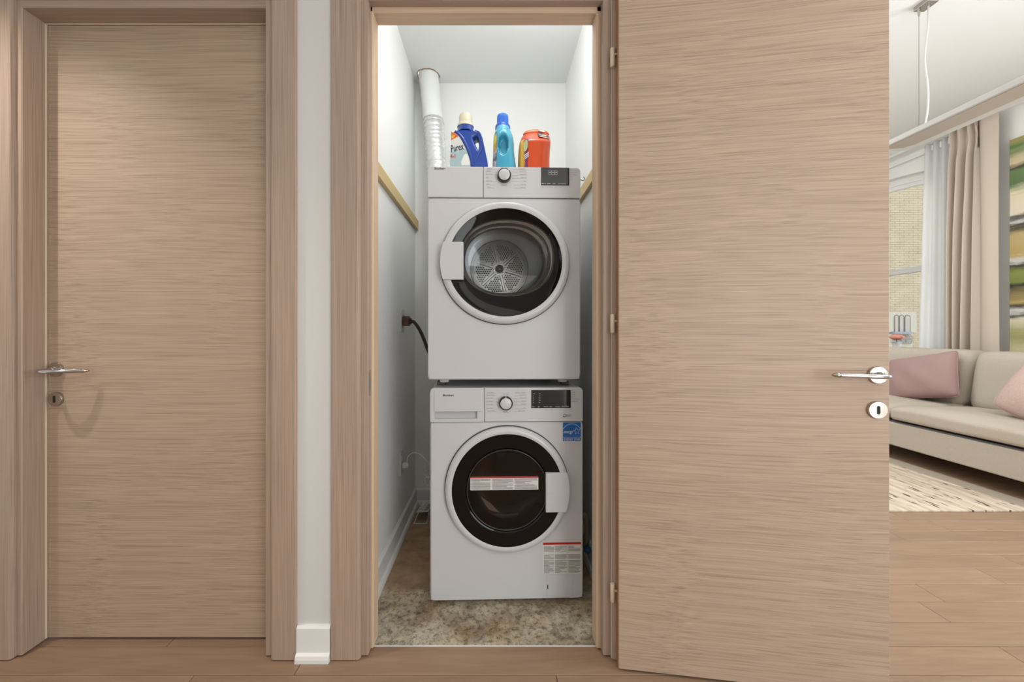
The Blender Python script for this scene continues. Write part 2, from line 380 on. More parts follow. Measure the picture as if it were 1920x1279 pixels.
wallbox('wall_left', [(-2.35, -2.3, -1.9, 1.4, 0, ZH)])
wallbox('wall_back', [(-2.35, 4.6, -1.95, -1.9, 0, ZL)])
wallbox('wall_partition', [(1.10, 1.15, 1.386, 7.1, 0, ZL)])
wallbox('wall_bulkhead', [(1.10, 1.15, -1.9, 1.386, ZH, ZL)])
wallbox('wall_far', [(1.1, 4.6, 7.1, 7.15, 0, ZL)])
XW = 4.5
wallbox('wall_right', [(XW, 4.72, -1.9, 4.0, 0, ZL), (XW, 4.72, 5.8, 7.15, 0, ZL), (XW, 4.72, 4.0, 5.8, 0, .80), (XW, 4.72, 4.0, 5.8, 2.86, ZL)])
wallbox('ceiling', [(-2.35, 1.15, -1.95, 1.386, ZH, ZH+.03)], 'ceil')
wallbox('ceiling_living', [(1.10, 4.72, -1.95, 7.15, ZL, ZL+.03)], 'ceil')
# behind the left door: closed-off dark room
wallbox('wall_behind_door', [(-1.7, -.55, 1.50, 1.52, 0, ZH)])

# baseboards
def baseboard(name, a, b, z=.11, th=.012, shoe=.013, n=(0, -1)):
    """profile swept from a to b along the wall; n points into the room"""
    a = Vector(a+(0,)); b = Vector(b+(0,)); nn = Vector(n+(0,))
    def sweep(pr, nm, par=None):
        return MB().loft([[p+nn*d+Vector((0, 0, h)) for d, h in pr] for p in (a, b)]).build(nm, 'base', par)
    o = struct(sweep([(0, 0), (th, 0), (th, z-.008), (th*.5, z), (0, z)], name))
    sweep([(th, 0), (th+shoe, 0), (th+shoe, .012), (th+shoe*.75, .022), (th+.002, .027), (th, .027)], 'shoe_moulding', o)
    return o
baseboard('baseboard_front', (-.632, WF), (-.524, WF), .112, .012, .012)
baseboard('baseboard_closet_left', (-.477, 1.39), (-.477, 2.459), .105, n=(1, 0))
baseboard('baseboard_closet_right', (.448, 1.39), (.448, 2.459), .105, n=(-1, 0))
baseboard('baseboard_closet_back', (-.477, 2.459), (.448, 2.459), .098, shoe=.008)
baseboard('baseboard_right', (XW, -1.9), (XW, 7.1), .11, n=(-1, 0))

# door frames
YF = 1.286
def casing_profile(xo, xi):
    """plan outline of a casing board: outer edge xo, inner edge xi, with an eased inner edge"""
    s = 1 if xi > xo else -1
    return [(xo, WF), (xo, YF+.002), (xo+s*.002, YF), (xi-s*.008, YF), (xi-s*.003, YF+.003), (xi, YF+.010), (xi, 1.304), (xo+s*.01, 1.304)]
def vpost(prof, z0, z1, name, m, par): return MB().loft([[(x, y, z0) for x, y in prof], [(x, y, z1) for x, y in prof]]).build(name, m, par)
t1 = struct(empty('trim_1', (0, 0, 0)))
vpost(casing_profile(-1.64, -1.551), 0.004, 2.30, 'casing', 'casing', t1)
vpost(casing_profile(-.634, -.717), 0.004, 2.30, 'casing', 'casing', t1)
JB = .090
vpost([(-1.575, 1.304), (-1.536, 1.302), (-1.533, 1.305), (-1.533, YF+JB+.02), (-1.575, YF+JB+.02)], .006, 2.14, 'jamb', 'casing', t1)
vpost([(-.70, 1.302), (-.738, 1.302), (-.741, 1.305), (-.741, YF+JB+.02), (-.70, YF+JB+.02)], .006, 2.14, 'jamb', 'casing', t1)
MB().loft([[(x, y, z) for y, z in ((1.304, 2.155), (1.302, 2.119), (1.305, 2.116), (YF+JB+.02, 2.116), (YF+JB+.02, 2.155))] for x in (-1.575, -.70)]).build('head_jamb', 'casingh', t1)
MB().loft([[(x, y, z) for y, z in ((WF, 2.23), (YF, 2.23), (YF, 2.150), (YF+.003, 2.145), (YF+.010, 2.142), (1.304, 2.142))] for x in (-1.640, -.634)]).build('head_casing', 'casingh', t1)
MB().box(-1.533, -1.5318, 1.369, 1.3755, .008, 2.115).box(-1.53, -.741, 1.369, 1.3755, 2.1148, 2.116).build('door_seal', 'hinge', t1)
t2 = struct(empty('trim_2', (0, 0, 0)))
vpost(casing_profile(-.521, -.428), .004, 2.30, 'casing', 'casing', t2)
vpost(casing_profile(.472, .386), .004, 2.30, 'casing', 'casing', t2)
# rebated jamb on both sides, then the stop, coloured paler for reflected light
for s, xa, xb, xc in ((-1, -.440, -.406, -.398), (1, .397, .3595, .345)):
    vpost([(xa, 1.303), (xb+s*.002, 1.303), (xb, 1.305), (xb, 1.333), (xa, 1.333)], .006, 2.165, 'jamb', 'casing', t2)
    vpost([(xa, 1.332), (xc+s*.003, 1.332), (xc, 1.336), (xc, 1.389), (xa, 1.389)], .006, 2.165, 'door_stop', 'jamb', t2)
MB().loft([[(x, y, z) for y, z in ((1.303, 2.19), (1.303, 2.143), (1.305, 2.141), (1.333, 2.141), (1.333, 2.19))] for x in (-.440, .397)]).build('head_jamb', 'casingh', t2)
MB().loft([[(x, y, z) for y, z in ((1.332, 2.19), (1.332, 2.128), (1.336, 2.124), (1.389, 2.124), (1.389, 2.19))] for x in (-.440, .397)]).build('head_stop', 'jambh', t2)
MB().loft([[(x, y, z) for y, z in ((WF, 2.25), (YF, 2.25), (YF, 2.176), (YF+.003, 2.171), (YF+.010, 2.168), (1.304, 2.168))] for x in (-.521, .472)]).build('head_casing', 'casingh', t2)
# strike plate on the left reveal
sp_ = MB()
pts = [(1.312, .856), (1.318, .848), (1.326, .848), (1.328, .852), (1.328, .930), (1.326, .934), (1.318, .934), (1.312, .926)]
sp_.prism(pts, -.4062, -.4048, 'X').build('strike_plate', 'chromes', t2)
MB().prism([(1.316, .866), (1.325, .866), (1.325, .908), (1.316, .908)], -.4050, -.4044, 'X').build('latch_hole', 'slate', t2)

# doors
def rose(parent, x, z, yf, key=False, m='chromes'):
    """round plate on a door face at y=yf (room side is -y)"""
    prof = [(.0245, 0), (.0245, -.007), (.0235, -.009), (.0, -.0095)]
    o = smooth_by_angle(MB().lathe([(r, yf+d) for r, d in prof], x, z, 40).build('escutcheon' if key else 'handle_rose', m, parent))
    if key:
        pl = [(x+.0042*math.cos(a), z+(.008 if k < 9 else -.008)+.0042*math.sin(a)) for k, a in enumerate([PI*i/8 for i in range(9)]+[PI+PI*i/8 for i in range(9)])]
        MB().prism(pl, yf-.0100, yf-.0096).build('keyhole', 'hole', o)
    return o
def lever(parent, pts, m='chrome'):
    path = catmull(pts, 8); b = MB(); n = len(path)
    rr = [.0066]*n
    b.tube(path, rr, 16)
    o = b.build('handle', m, parent, smooth=True)
    # oblique cut face and ring at the tip
    t = (path[-1]-path[-3]).normalized(); e = MB()
    p = path[-1]; e.tube([p-t*.003, p+t*.002, p+t*.011, p+t*.017], [.0068, .0068, .005, .0005], 16)
    e.build('tip', 'chromes', o, smooth=True)
    return o
YD = 1.376
d1 = empty('door_1', (-1.5335, YD, 0)); struct(d1)
MB().box(.003, .795, 0, .04, .008, 2.114).build('door_leaf', 'door', d1, bev=.0015)
rose(d1, .0345, .930, 0, m='chromes'); rose(d1, .0345, .829, 0, True, 'chromes')
MB().lathe([(.0095, -.008), (.0095, -.02), (.007, -.022)], .0345, .93, 24).build('handle_neck', 'chrome', d1, smooth=True)
lever(d1, [(.0345, -.012, .930), (.0345, -.040, .930), (.042, -.062, .930), (.070, -.070, .9295), (.105, -.062, .929), (.140, -.044, .929), (.158, -.034, .929)])
d2 = empty('door_2', (.392, 1.249, 0), -math.radians(8.0)); struct(d2)
MB().box(.0015, .750, 0, .040, .008, 2.135).build('door_leaf', 'door', d2, bev=.001)
MB().box(0, .0014, .0005, .0395, .009, 2.134).build('door_edge_band', 'edge', d2)
rose(d2, .717, .936, 0); rose(d2, .716, .836, 0, True)
MB().lathe([(.0095, -.008), (.0095, -.022), (.007, -.024)], .717, .936, 24).build('handle_neck', 'chrome', d2, smooth=True)
lever(d2, [(.717, -.012, .936), (.717, -.036, .936), (.709, -.052, .936), (.685, -.056, .936), (.640, -.052, .937), (.588, -.047, .938)])
for z in (1.940, 1.0860, .2225):
    h = MB().tube([(-.012, .034, z-.030), (-.012, .034, z-.028), (-.012, .034, z+.028), (-.012, .034, z+.030)], [.006, .0075, .0075, .006], 16).build('hinge', 'hinge', d2)
    smooth_by_angle(h)
    MB().tube([(-.012, .034, z+.008), (.002, .030, z+.008)], .0035, 10).build('hinge_pin', 'hinge', h, smooth=True)

# ================================================================== LAUNDRY MACHINES
def rrect(x0, x1, z0, z1, r, seg=5):
    pts = []
    for cx, cz, a0 in ((x1-r, z1-r, 0), (x0+r, z1-r, 90), (x0+r, z0+r, 180), (x1-r, z0+r, 270)):
        for k in range(seg+1):
            a = math.radians(a0+90*k/seg); pts.append((cx+r*math.cos(a), cz+r*math.sin(a)))
    return pts
def ray_outline(poly, c, n):
    """points of the polygon hit by n rays from c"""
    out = []
    for k in range(n):
        a = 2*PI*k/n; d = (math.cos(a), math.sin(a)); best = 0
        for (x0, z0), (x1, z1) in zip(poly, poly[1:]+poly[:1]):
            ex, ez = x1-x0, z1-z0; den = d[0]*ez-d[1]*ex
            if abs(den) < 1e-12: continue
            t = ((x0-c[0])*ez-(z0-c[1])*ex)/den; s = ((x0-c[0])*d[1]-(z0-c[1])*d[0])/den
            if t > 0 and -1e-9 <= s <= 1+1e-9: best = max(best, t)
        out.append((c[0]+d[0]*best, c[1]+d[1]*best))
    return out
def shrink(pts, d):
    cx = sum(p[0] for p in pts)/len(pts); cz = sum(p[1] for p in pts)/len(pts)
    hx_ = max(p[0] for p in pts)-cx; hz_ = max(p[1] for p in pts)-cz
    return [(cx+(x-cx)*(1-d/hx_), cz+(z-cz)*(1-d/hz_)) for x, z in pts]
def holed_body(poly, c, rx, rz, y0, y1, front_r=.004, nn=240, back=True):
    o = ray_outline(poly, c, nn); oi = ray_outline(shrink(poly, front_r), c, nn)
    hole = [(c[0]+rx*math.cos(2*PI*k/nn), c[1]+rz*math.sin(2*PI*k/nn)) for k in range(nn)]
    Y = lambda pts, y: [(x, y, z) for x, z in pts]
    b = MB(); b.loft([Y(hole, y0+.02), Y(hole, y0), Y(oi, y0), Y(o, y0+front_r), Y(o, y1)], (False, back)); return b
def bars(b, x0, x1, z0, z1, rows, y, seed, wl=1.0, gap=.35, ragged=True):
    """unreadably small print: lines of dashes like words"""
    r = random.Random(seed); h = (z1-z0)/rows
    for i in range(rows):
        z = z1-(i+1)*h; x = x0; end = x1 if not ragged or r.random() < .7 else x0+(x1-x0)*r.uniform(.4, .9)
        while x < end-.001:
            w = min(r.uniform(.0016, .0050)*wl, end-x)
            b.poly([(x, y, z+h*.22), (x+w, y, z+h*.22), (x+w, y, z+h*(1-gap*.6)), (x, y, z+h*(1-gap*.6))]); x += w+.0007
S = 479.
def machine(name, label, Xc, Yc, zb, rz, washer):
    lx = lambda px: (px-924)/S-Xc
    lz = lambda py: 1.06+(622-py)/S-zb
    root = tag(empty(name, (Xc, Yc, zb), rz), label, 'washing machine' if washer else 'dryer')
    H = .841 if washer else .842; hw = .2985; foot = .012
    seam = lz(791) if washer else lz(372)
    dc = (0.0, .448) if washer else (.0015, .466)
    RX, RZ = (.240, .2440) if washer else (.2500, .2370)
    top = H
    # body with a round opening
    holed_body(rrect(-hw, hw, foot, top, .012), dc, RX-.03, RZ-.03, .010, .565, .001).build('body', 'white', root, smooth=False)
    holed_body(rrect(-hw, hw, foot, seam-.0012, .009), dc, RX-.025, RZ-.025, -.004, .012, .004, back=False).build('front_panel', 'white', root)
    for sx in (-1, 1):
        for y in (.06, .5): MB().lathe([(.018, -.004 if not washer else 0.0), (.02, .006), (.016, foot+.002)], sx*.24, 0, 20, 'Z', cy=y, caps=(True, True)).build('foot', 'blackp' if washer else 'wplast', root)
    # control panel in two pieces with a fine seam between
    xs = lx(709+0) if washer and False else lx(908 if washer else 906)
    rt = .016
    def panel(x0, x1, nm):
        pts = [(x0, seam+.0012), (x1, seam+.0012)]
        for cx, a0 in ((x1-rt, 0), (x0+rt, 90)):
            if (cx > 0 and x1 > .29) or (cx < 0 and x0 < -.29 and a0 == 90):
                for k in range(6):
                    a = math.radians(a0+18*k); pts.append((cx+rt*math.cos(a), top-rt+rt*math.sin(a)))
            else: pts.append((x1 if a0 == 0 else x0, top))
        return MB().prism(pts, -.006, .010).build(nm, 'white', root, bev=.003, seg=2)
    cp = panel(xs+.0008, hw, 'control_panel')
    ym = -.0064
    L_ = MB(); Ld = MB()
    kz = lz(755 if washer else 332); kx = lx(948 if washer else 945)
    if washer:
        # detergent drawer: surround, flap and recessed grip
        fx0, fx1 = lx(802)+.006, xs-.0008
        dz0, dz1 = lz(784.5), lz(770.5)
        surround = MB()
        gx0, gx1 = lx(816), lx(895)
        pts = [(-hw, seam+.0012), (fx1, seam+.0012), (fx1, top)] + [(-hw+rt+rt*math.cos(math.radians(90+18*k)), top-rt+rt*math.sin(math.radians(90+18*k))) for k in range(6)]
        rc = ray_outline(pts, ((gx0+gx1)/2, (dz0+dz1)/2), 160)
        rcs = ray_outline([(gx0, dz0), (gx1, dz0), (gx1, dz1), (gx0, dz1)], ((gx0+gx1)/2, (dz0+dz1)/2), 160)
        surround.loft([[(x, .010, z) for x, z in rc], [(x, -.006, z) for x, z in rc], [(x, -.006, z) for x, z in rcs], [(x, .009, z) for x, z in rcs]], (False, True))
        dr = surround.build('detergent_drawer', 'white', root)
        MB().prism([(lx(815), dz1), (xs-.004, dz1), (xs-.004, lz(730)), (lx(815), lz(730))], -.010, -.0062).build('drawer_flap', 'white', dr, bev=.0012)
        MB().box(gx0-.001, gx1+.001, .0085, .0095, dz0-.001, dz1+.001).build('grip_recess', 'white2', dr)
        L0 = MB().text('Blomberg', lx(831), lz(742), .0115, -.0104, bold=.0004, sx=.97).build('brand_lettering', 'inkd', dr)
        dx0, dx1, dzz0, dzz1 = lx(996), lx(1070), lz(765), lz(731.5)
        right = ['Cottons / Normal', 'Perm Press', 'Heavy Duty', 'Mixed 40', 'Woollens', 'Bulky', 'Spin & Drain']
        left = ['Rapid Wash', 'Express Wash', 'Sports Wear', 'Anti Allergy +', 'Dark Wash', 'Hand Wash', 'Special Wash']
        rows = [736, 740.5, 746, 752, 758, 765, 770]; topw = 'On / Off'; botw = 'Standby'
    else:
        lp = panel(-hw, xs-.0008, 'logo_panel')
        MB().text('Blomberg', lx(815), lz(320), .0115, ym, bold=.0004, sx=.97).build('brand_lettering', 'inkd', lp)
        dx0, dx1, dzz0, dzz1 = lx(1014.5), lx(1067), lz(348), lz(315)
        right = ['Cottons Eco', 'Perm Press', 'Heavy Duty', 'Super Dry', 'Bulky', 'Time Dry', 'Fresh Up']
        left = ['Delicates', 'Bedding', 'Sports Wear', 'Jeans', 'Quick Dry', 'Steam', 'Mixed']
        rows = [318, 322.5, 328, 334, 340.5, 347, 352.5]; topw = 'On / Off'; botw = 'Rack Dry'
    for i, py in enumerate(rows):
        inset = (.004, .002, 0, 0, .001, .002, .005)[i]; z = lz(py)
        L_.text(right[i], lx(987)-inset, z-.001, .0054, ym, 'RIGHT'); L_.text(left[i], lx(911)+inset, z-.001, .0054, ym, 'LEFT')
        for a, c in ((lx(988)-inset, kx+.030+.006*(abs(i-3) > 1)), (lx(910)+inset, kx-.030-.006*(abs(i-3) > 1))):
            x0, x1 = min(a, c), max(a, c); L_.poly([(x0, ym, z-.0030), (x1, ym, z-.0030), (x1, ym, z-.0024), (x0, ym, z-.0024)])
    L_.text(topw, kx, kz+.0325, .006, ym, 'CENTER'); L_.text(botw, kx, kz-.0375, .006, ym, 'CENTER')
    L_.build('programme_lettering', 'ink', cp)
    # dial
    kd = smooth_by_angle(MB().lathe([(.0265, -.006), (.0262, -.024), (.0240, -.0262), (.021, -.0262)], kx, kz, 48, caps=(False, False)).build('dial', 'blackp', root))
    smooth_by_angle(MB().lathe([(.0215, -.025), (.0215, -.0275), (.0205, -.0283), (.0001, -.0286)], kx, kz, 48).build('dial_face', 'white', kd))
    a = math.radians(90 if washer else 48); T = Matrix.Translation((kx, 0, kz)) @ Matrix.Rotation(-(a-PI/2), 4, 'Y')
    MB().box(-.0014, .0014, -.0270, -.014, .020, .0272, T).build('dial_pointer', 'white', kd)
    # display
    ds = MB().box(dx0, dx1, -.0085, -.0055, dzz0, dzz1).build('display', 'displ', root, bev=.0006)
    w = dx1-dx0; t = MB()
    if washer:
        for i, s_ in enumerate(('Temp', 'Spin', 'Steam Aid', 'Delay', 'Fast Wash')): t.text(s_, dx0+w*(.015+.148*i), dzz0+.0042, .0044, -.0087, bold=.0001)
        t.text('Start / Pause', dx0+w*.77, dzz0+.0046, .0056, -.0087, bold=.0001)
        for cx in (.06, .21, .83):
            for i in range(5): t.text(('1400', '60', '40', '30', '20')[i] if cx < .1 else ('Cold', 'Low', 'Med', 'High', 'Max')[i] if cx < .5 else '....', dx0+w*cx-.004, dzz1-.015-.0085*i, .0042, -.0087)
    else:
        for i, s_ in enumerate(('Dryness', 'Buzzer', 'Delay', 'Low Temp', 'Start')): t.text(s_, dx0+w*(.02+.195*i), dzz0+.005, .0046, -.0087, bold=.0001)
        # unlit three-digit readout
        for i in range(3):
            for j in range(2):
                x0 = dx0+w*(.27+.11*i); z0 = dzz1-.029+.0095*j
                for q in ((x0, x0+.009, z0, z0+.0008), (x0, x0+.009, z0+.0088, z0+.0096), (x0, x0+.0008, z0, z0+.009), (x0+.0085, x0+.0093, z0, z0+.009)):
                    t.poly([(q[0], -.0087, q[2]), (q[1], -.0087, q[2]), (q[1], -.0087, q[3]), (q[0], -.0087, q[3])])
    t.build('display_lettering', 'inkw', ds)
    t = MB()
    for i, s_ in enumerate(('Wash', 'Rinse', 'Spin', 'Anti - Crease', 'Child Lock') if washer else ('Filter Cleaning', 'Anti-Crease', 'Cool Down', 'Dry', 'Iron')):
        t.text(s_, dx1+.004, dzz1-.011-.0088*i, .0056, ym)
    t.text('3 s', dx0+w*.36, dzz0-.009, .005, ym); t.text('3 s', dx0+w*.50, dzz0-.009, .005, ym)
    if washer: # small drum-care emblem
        ex_, ez_ = lx(1059.5), lz(779.5)
        t.lathe([(.0068, ym), (.0046, ym)], ex_, ez_, 24)
        t.poly([(ex_-.0085, ym, ez_-.0065), (ex_-.002, ym, ez_-.0065), (ex_-.003, ym, ez_-.002), (ex_-.006, ym, ez_-.002)])
        for i, s_ in enumerate(('Inverter', 'Brushless', 'Motor')): t.text(s_, ex_+.0085, ez_+.0035-.0045*i, .0048, ym)
    t.build('side_lettering', 'ink' if not washer else 'inkd', cp)
    # door
    bz = [(RX-.004, -.003), (RX, -.008), (RX, -.018), (RX-.003, -.024), (RX-.010, -.029), (RX-.018, -.031), (RX-.026 if washer else RX-.030, -.028)]
    ez = RZ/RX
    gk = MB().lathe([(RX-.02, -.0030), (RX+.0035, -.0045), (RX+.0035, -.0060), (RX-.004, -.0060)], dc[0], dc[1], 96, ez=ez).build('door_gap', 'seam', root, smooth=False)
    dring = smooth_by_angle(MB().lathe(bz, dc[0], dc[1], 96, ez=ez).build('door', 'white', root), .9)
    NN = 96
    def ell(cx, cz, rx, rz, y, p=2.0):
        out = []
        for k in range(NN):
            a = 2*PI*k/NN; c_, s_ = math.cos(a), math.sin(a)
            q = (abs(c_)**p+abs(s_)**p)**(-1/p)
            out.append((cx+rx*q*c_, y, cz+rz*q*s_))
        return out
    if washer:
        band = [ell(dc[0], dc[1], .2140, .2180, -.0280), ell(dc[0], dc[1], .2130, .2170, -.0262), ell(dc[0], dc[1], .166, .166, -.0235), ell(dc[0], dc[1], .1615, .1615, -.0215)]
        MB().loft(band, (False, False)).build('glass_band', 'black', dring, smooth=False)
        win = [ell(dc[0], dc[1], .1615, .1615, -.0215), ell(dc[0], dc[1], .158, .158, -.018), ell(dc[0], dc[1], .150, .150, .02), ell(dc[0], dc[1], .135, .135, .045), ell(dc[0], dc[1], .10, .10, .055), ell(dc[0], dc[1], .05, .05, .058), ell(dc[0], dc[1], .002, .002, .059)]
        MB().loft(win, (False, False)).build('door_window', 'smoke', dring, smooth=True)
        MB().loft([ell(dc[0], dc[1], r, r, y) for r, y in ((.1575, -.0225), (.1560, -.024), (.1535, -.0238), (.1525, -.022))], (False, False)).build('window_rim', 'darkrim', dring, smooth=True)
        M['smoke2'] = glassy('outer_smoked_glass', (.62, .52, .46, 1), .8)
        gl = MB().poly([(dc[0]+.154*math.cos(2*PI*k/64), -.0220, dc[1]+.154*math.sin(2*PI*k/64)) for k in range(64)]).build('outer_glass', 'smoke2', dring, fix=False)
        dm = MB().lathe([(.190, .03), (.235, .06), (.235, .42), (.20, .45), (.001, .46)], 0, .455, 64).build('drum', 'steel', root, smooth=True)
        for k in range(3):
            a = math.radians(90+120*k); T = Matrix.Translation((0, 0, .455)) @ Matrix.Rotation(-a, 4, 'Y')
            MB().loft([[T @ Vector((x, y, z)) for x, z in ((.236, -.03), (.195, 0), (.236, .03))] for y in (.08, .42)]).build('drum_paddle', 'steeld', dm, bev=.004)
        smooth_by_angle(MB().lathe([(.025, .455), (.025, .445), (.0, .443)], 0, .455, 24).build('drum_hub', 'steeld', dm))
    else:
        wc = (lx(950.5), lz(485)); wx, wz = .1815, .1480
        MB().loft([ell(dc[0], dc[1], .2205, .2080, -.0285), ell(dc[0]+.004, dc[1]+.002, .2190, .2060, -.0268), ell(wc[0], wc[1], wx+.002, wz+.002, -.0250, 2.3), ell(wc[0], wc[1], wx, wz, -.0230, 2.3)], (False, False)).build('glass_band', 'black', dring, smooth=True)
        rim_ = []
        for k in range(13):
            t = k/12; w_ = .0022*math.sin(t*PI*4)
            rim_.append(ell(wc[0]-.008*t, wc[1]-.005*t, wx-.024*t+w_, wz-.020*t+w_, -.023+.055*t, 2.3-.1*t))
        MB().loft(rim_, (False, False)).build('window_rim', 'rim', dring, smooth=True)
        MB().loft([ell(wc[0]-.008, wc[1]-.005, wx-.024, wz-.020, .032, 2.2), ell(wc[0]-.008, wc[1]-.005, wx-.026, wz-.022, .040, 2.2), ell(wc[0]-.008, wc[1]-.004, wx-.040, wz-.038, .046, 2.2), ell(wc[0]-.008, wc[1]-.004, .001, .001, .050, 2.2)], (False, False)).build('door_window', 'clear', dring, smooth=True)
        dz_ = .512; dxm = lx(940)*1.0
        dxm = -.003
        dm = MB().lathe([(.19, .052), (.262, .075), (.262, .36), (.252, .385), (.225, .405), (.148, .437), (.143, .437)], dxm, dz_, 96).build('drum', 'steel', root, smooth=True)
        smooth_by_angle(MB().lathe([(.146, .438), (.141, .430), (.137, .430), (.134, .436), (.129, .436), (.127, .432), (.1245, .432), (.123, .437), (.001, .437)], dxm, dz_, 96).build('drum_plate', 'steeld', dm), .4)
        hb = MB().lathe([(.034, .437), (.033, .430), (.022, .430), (.021, .427), (.002, .4265)], dxm, dz_, 36); hb = smooth_by_angle(hb.build('drum_hub', 'steeld', dm)); MB().lathe([(.0205, .4268), (.019, .4255), (.001, .4255)], dxm, dz_, 32).build('hub_cap', 'seam', hb); MB().lathe([(.0065, .4256), (.006, .4235), (.001, .423)], dxm, dz_, 20).build('hub_bolt', 'chrome', dm, smooth=True)
        ph = MB(); eb = MB(); r_ = random.Random(3); angs = [math.radians(43+60*k) for k in range(6)]
        for a in angs:
            T = Matrix.Translation((dxm, 0, dz_)) @ Matrix.Rotation(-a, 4, 'Y')
            MB().loft([[T @ Vector((x, y, z)) for z, y in ((-w_, .437), (-w_*.5, .428), (w_*.5, .428), (w_, .437))] for x, w_ in ((.030, .009), (.075, .007), (.116, .0095))]).build('drum_spoke', 'steeld', dm)
            T2 = T @ Matrix.Rotation(-math.radians(27), 4, 'Y')
            c0 = T2 @ Vector((.0275, 0, 0))
            hb_ = MB().lathe([(.0035, .431), (.0035, .4275), (.001, .427)], c0.x, c0.z, 10).build('rivet', 'chrome', dm)
        sp_x, sp_z = .0112, .0098; row = 0
        z = -.12
        while z < .12:
            x = -.12+(sp_x/2 if row % 2 else 0)
            while x < .12:
                r = math.hypot(x, z); ok = .041 < r < .117
                for a in angs:
                    al = x*math.cos(a)+z*math.sin(a); ac = abs(-x*math.sin(a)+z*math.cos(a))
                    if al > 0 and ac < .0135: ok = False
                if ok:
                    ph.poly([(dxm+x+.0034*math.cos(PI/4*k), .4355, dz_+z+.0034*math.sin(PI/4*k)) for k in range(8)])
                    eb.loft([[(dxm+x+r_2*math.cos(PI/4*k), y_2, dz_+z+r_2*math.sin(PI/4*k)) for k in range(8)] for r_2, y_2 in ((.0034, .4352), (.0040, .4345), (.0050, .4368))], (False, False))
                x += sp_x
            z += sp_z; row += 1
        ef = eb.build('embossed_rims', 'steeld', dm); ef['kind'] = 'stuff'
        pf = ph.build('drum_perforations', 'hole', dm, fix=False); pf['kind'] = 'stuff'
    # handle block: straight inner edge, outer edge follows the ring
    s_ = 1 if washer else -1
    hx0 = (lx(1021) if washer else lx(870)); hz0, hz1 = (lz(954), lz(882)) if washer else (lz(527), lz(458))
    R1 = RX-.001; arc = []
    for k in range(9):
        z = hz0+(hz1-hz0)*k/8; arc.append((dc[0]+s_*R1*math.sqrt(max(0, 1-((z-dc[1])/(RZ-.001))**2)), z))
    pts = [(hx0, hz0)]+arc+[(hx0, hz1)]
    hd = MB().prism(pts, -.040, -.022).build('door_handle', 'white', dring, bev=.0018)
    zm = (hz0+hz1)/2
    MB().box(min(hx0, hx0+s_*.024), max(hx0, hx0+s_*.024), -.0405, -.0399, zm-.0006, zm+.0006).build('handle_seam', 'white2', dring)
    if washer:
        y = -.0225
        wl = MB().box(lx(882), lx(1008), y-.0012, y, lz(914.5), lz(890)).build('warning_label', 'paper', root)
        MB().box(lx(882), lx(1008), y-.0016, y-.0011, lz(892.5), lz(890)).build('red_band', 'red', wl)
        b = MB()
        for i, (a, c) in enumerate(((884, 919), (923, 961), (964, 1006))): bars(b, lx(a), lx(c), lz(913.5), lz(893.5), 9, y-.0016, 10+i)
        b.build('fine_print', 'ink', wl)
        wl = MB().box(lx(1018.5), lx(1090), -.0048, -.0038, lz(1077), lz(1018)).build('warning_label', 'paper', root)
        MB().box(lx(1018.5), lx(1090), -.0052, -.0047, lz(1022), lz(1018)).build('red_band', 'red', wl)
        b = MB()
        for i, (a, c) in enumerate(((1020, 1039), (1041, 1063), (1066, 1089))):
            bars(b, lx(a), lx(c), lz(1035), lz(1024), 6, -.0052, 20+i); bars(b, lx(a), lx(c), lz(1049), lz(1040), 5, -.0052, 30+i); bars(b, lx(a), lx(c), lz(1075.5), lz(1050.5), 14, -.0052, 40+i)
        b.box(lx(1064.3), lx(1064.6), -.0052, -.0051, lz(1074), lz(1024)); b.build('fine_print', 'ink', wl)
        # drain filter hatch
        ha = MB().prism(rrect(lx(1025), lx(1074), lz(1120), lz(1080.5), .006), -.0046, -.0036).build('filter_hatch', 'white', root, bev=.0004)
        fr = shrink(rrect(lx(1024.4), lx(1074.6), lz(1120.6), lz(1079.9), .006), 0); fo = rrect(lx(1023.9), lx(1075.1), lz(1121.1), lz(1079.4), .0065)
        MB().loft([[(x, -.0042, z) for x, z in fo], [(x, -.0042, z) for x, z in fr]], (False, False)).build('hatch_seam', 'white2', ha)
        MB().box(lx(1026), lx(1028), -.0052, -.0040, lz(1105), lz(1097)).build('hatch_slot', 'seam', ha)
        # blue efficiency sticker
        x0, x1, z0, z1 = lx(1055), lx(1090), lz(828), lz(792); y = -.0050
        st = MB().box(x0, x1, y, -.0038, z0, z1).build('energy_sticker', 'paper', root)
        yb = y-.0003
        zs = z0+(z1-z0)*.215
        MB().box(x0+.0010, x1-.0010, yb, y, z0+.0008, zs-.0009).box(x0+.0010, x1-.0010, yb, y, zs+.0006, z1-.0010).build('blue_field', 'esb', st)
        b = MB(); yt = yb-.0002; wd = x1-x0
        b.text('ENERGY STAR', (x0+x1)/2, z0+.0035, .0128, yt, 'CENTER', bold=.0001, sx=.80)
        cxx = (x0+x1)/2; rr_ = wd*.55; cz_ = zs+.038-rr_*0+.012-rr_
        R = .040; czz = z1-.006-R
        for k in range(14):
            a0 = math.radians(30+120*k/14); a1 = math.radians(30+120*(k+1)/14)
            b.poly([(cxx+R*math.cos(a0), yt, czz+R*math.sin(a0)), (cxx+R*math.cos(a1), yt, czz+R*math.sin(a1)), (cxx+(R-.0018)*math.cos(a1), yt, czz+(R-.0018)*math.sin(a1)), (cxx+(R-.0018)*math.cos(a0), yt, czz+(R-.0018)*math.sin(a0))])
        b.text('energy', x0+.003, zs+.0155, .0185, yt, bold=.0002, shear=.35, sx=.72)
        sc = (x1-.017, zs+.0235); ro, ri = .0155, .0065; star = [(sc[0]+(ro if k % 2 == 0 else ri)*math.cos(PI/2+.15+PI*k/5), sc[1]+(ro if k % 2 == 0 else ri)*math.sin(PI/2+.15+PI*k/5)) for k in range(10)]
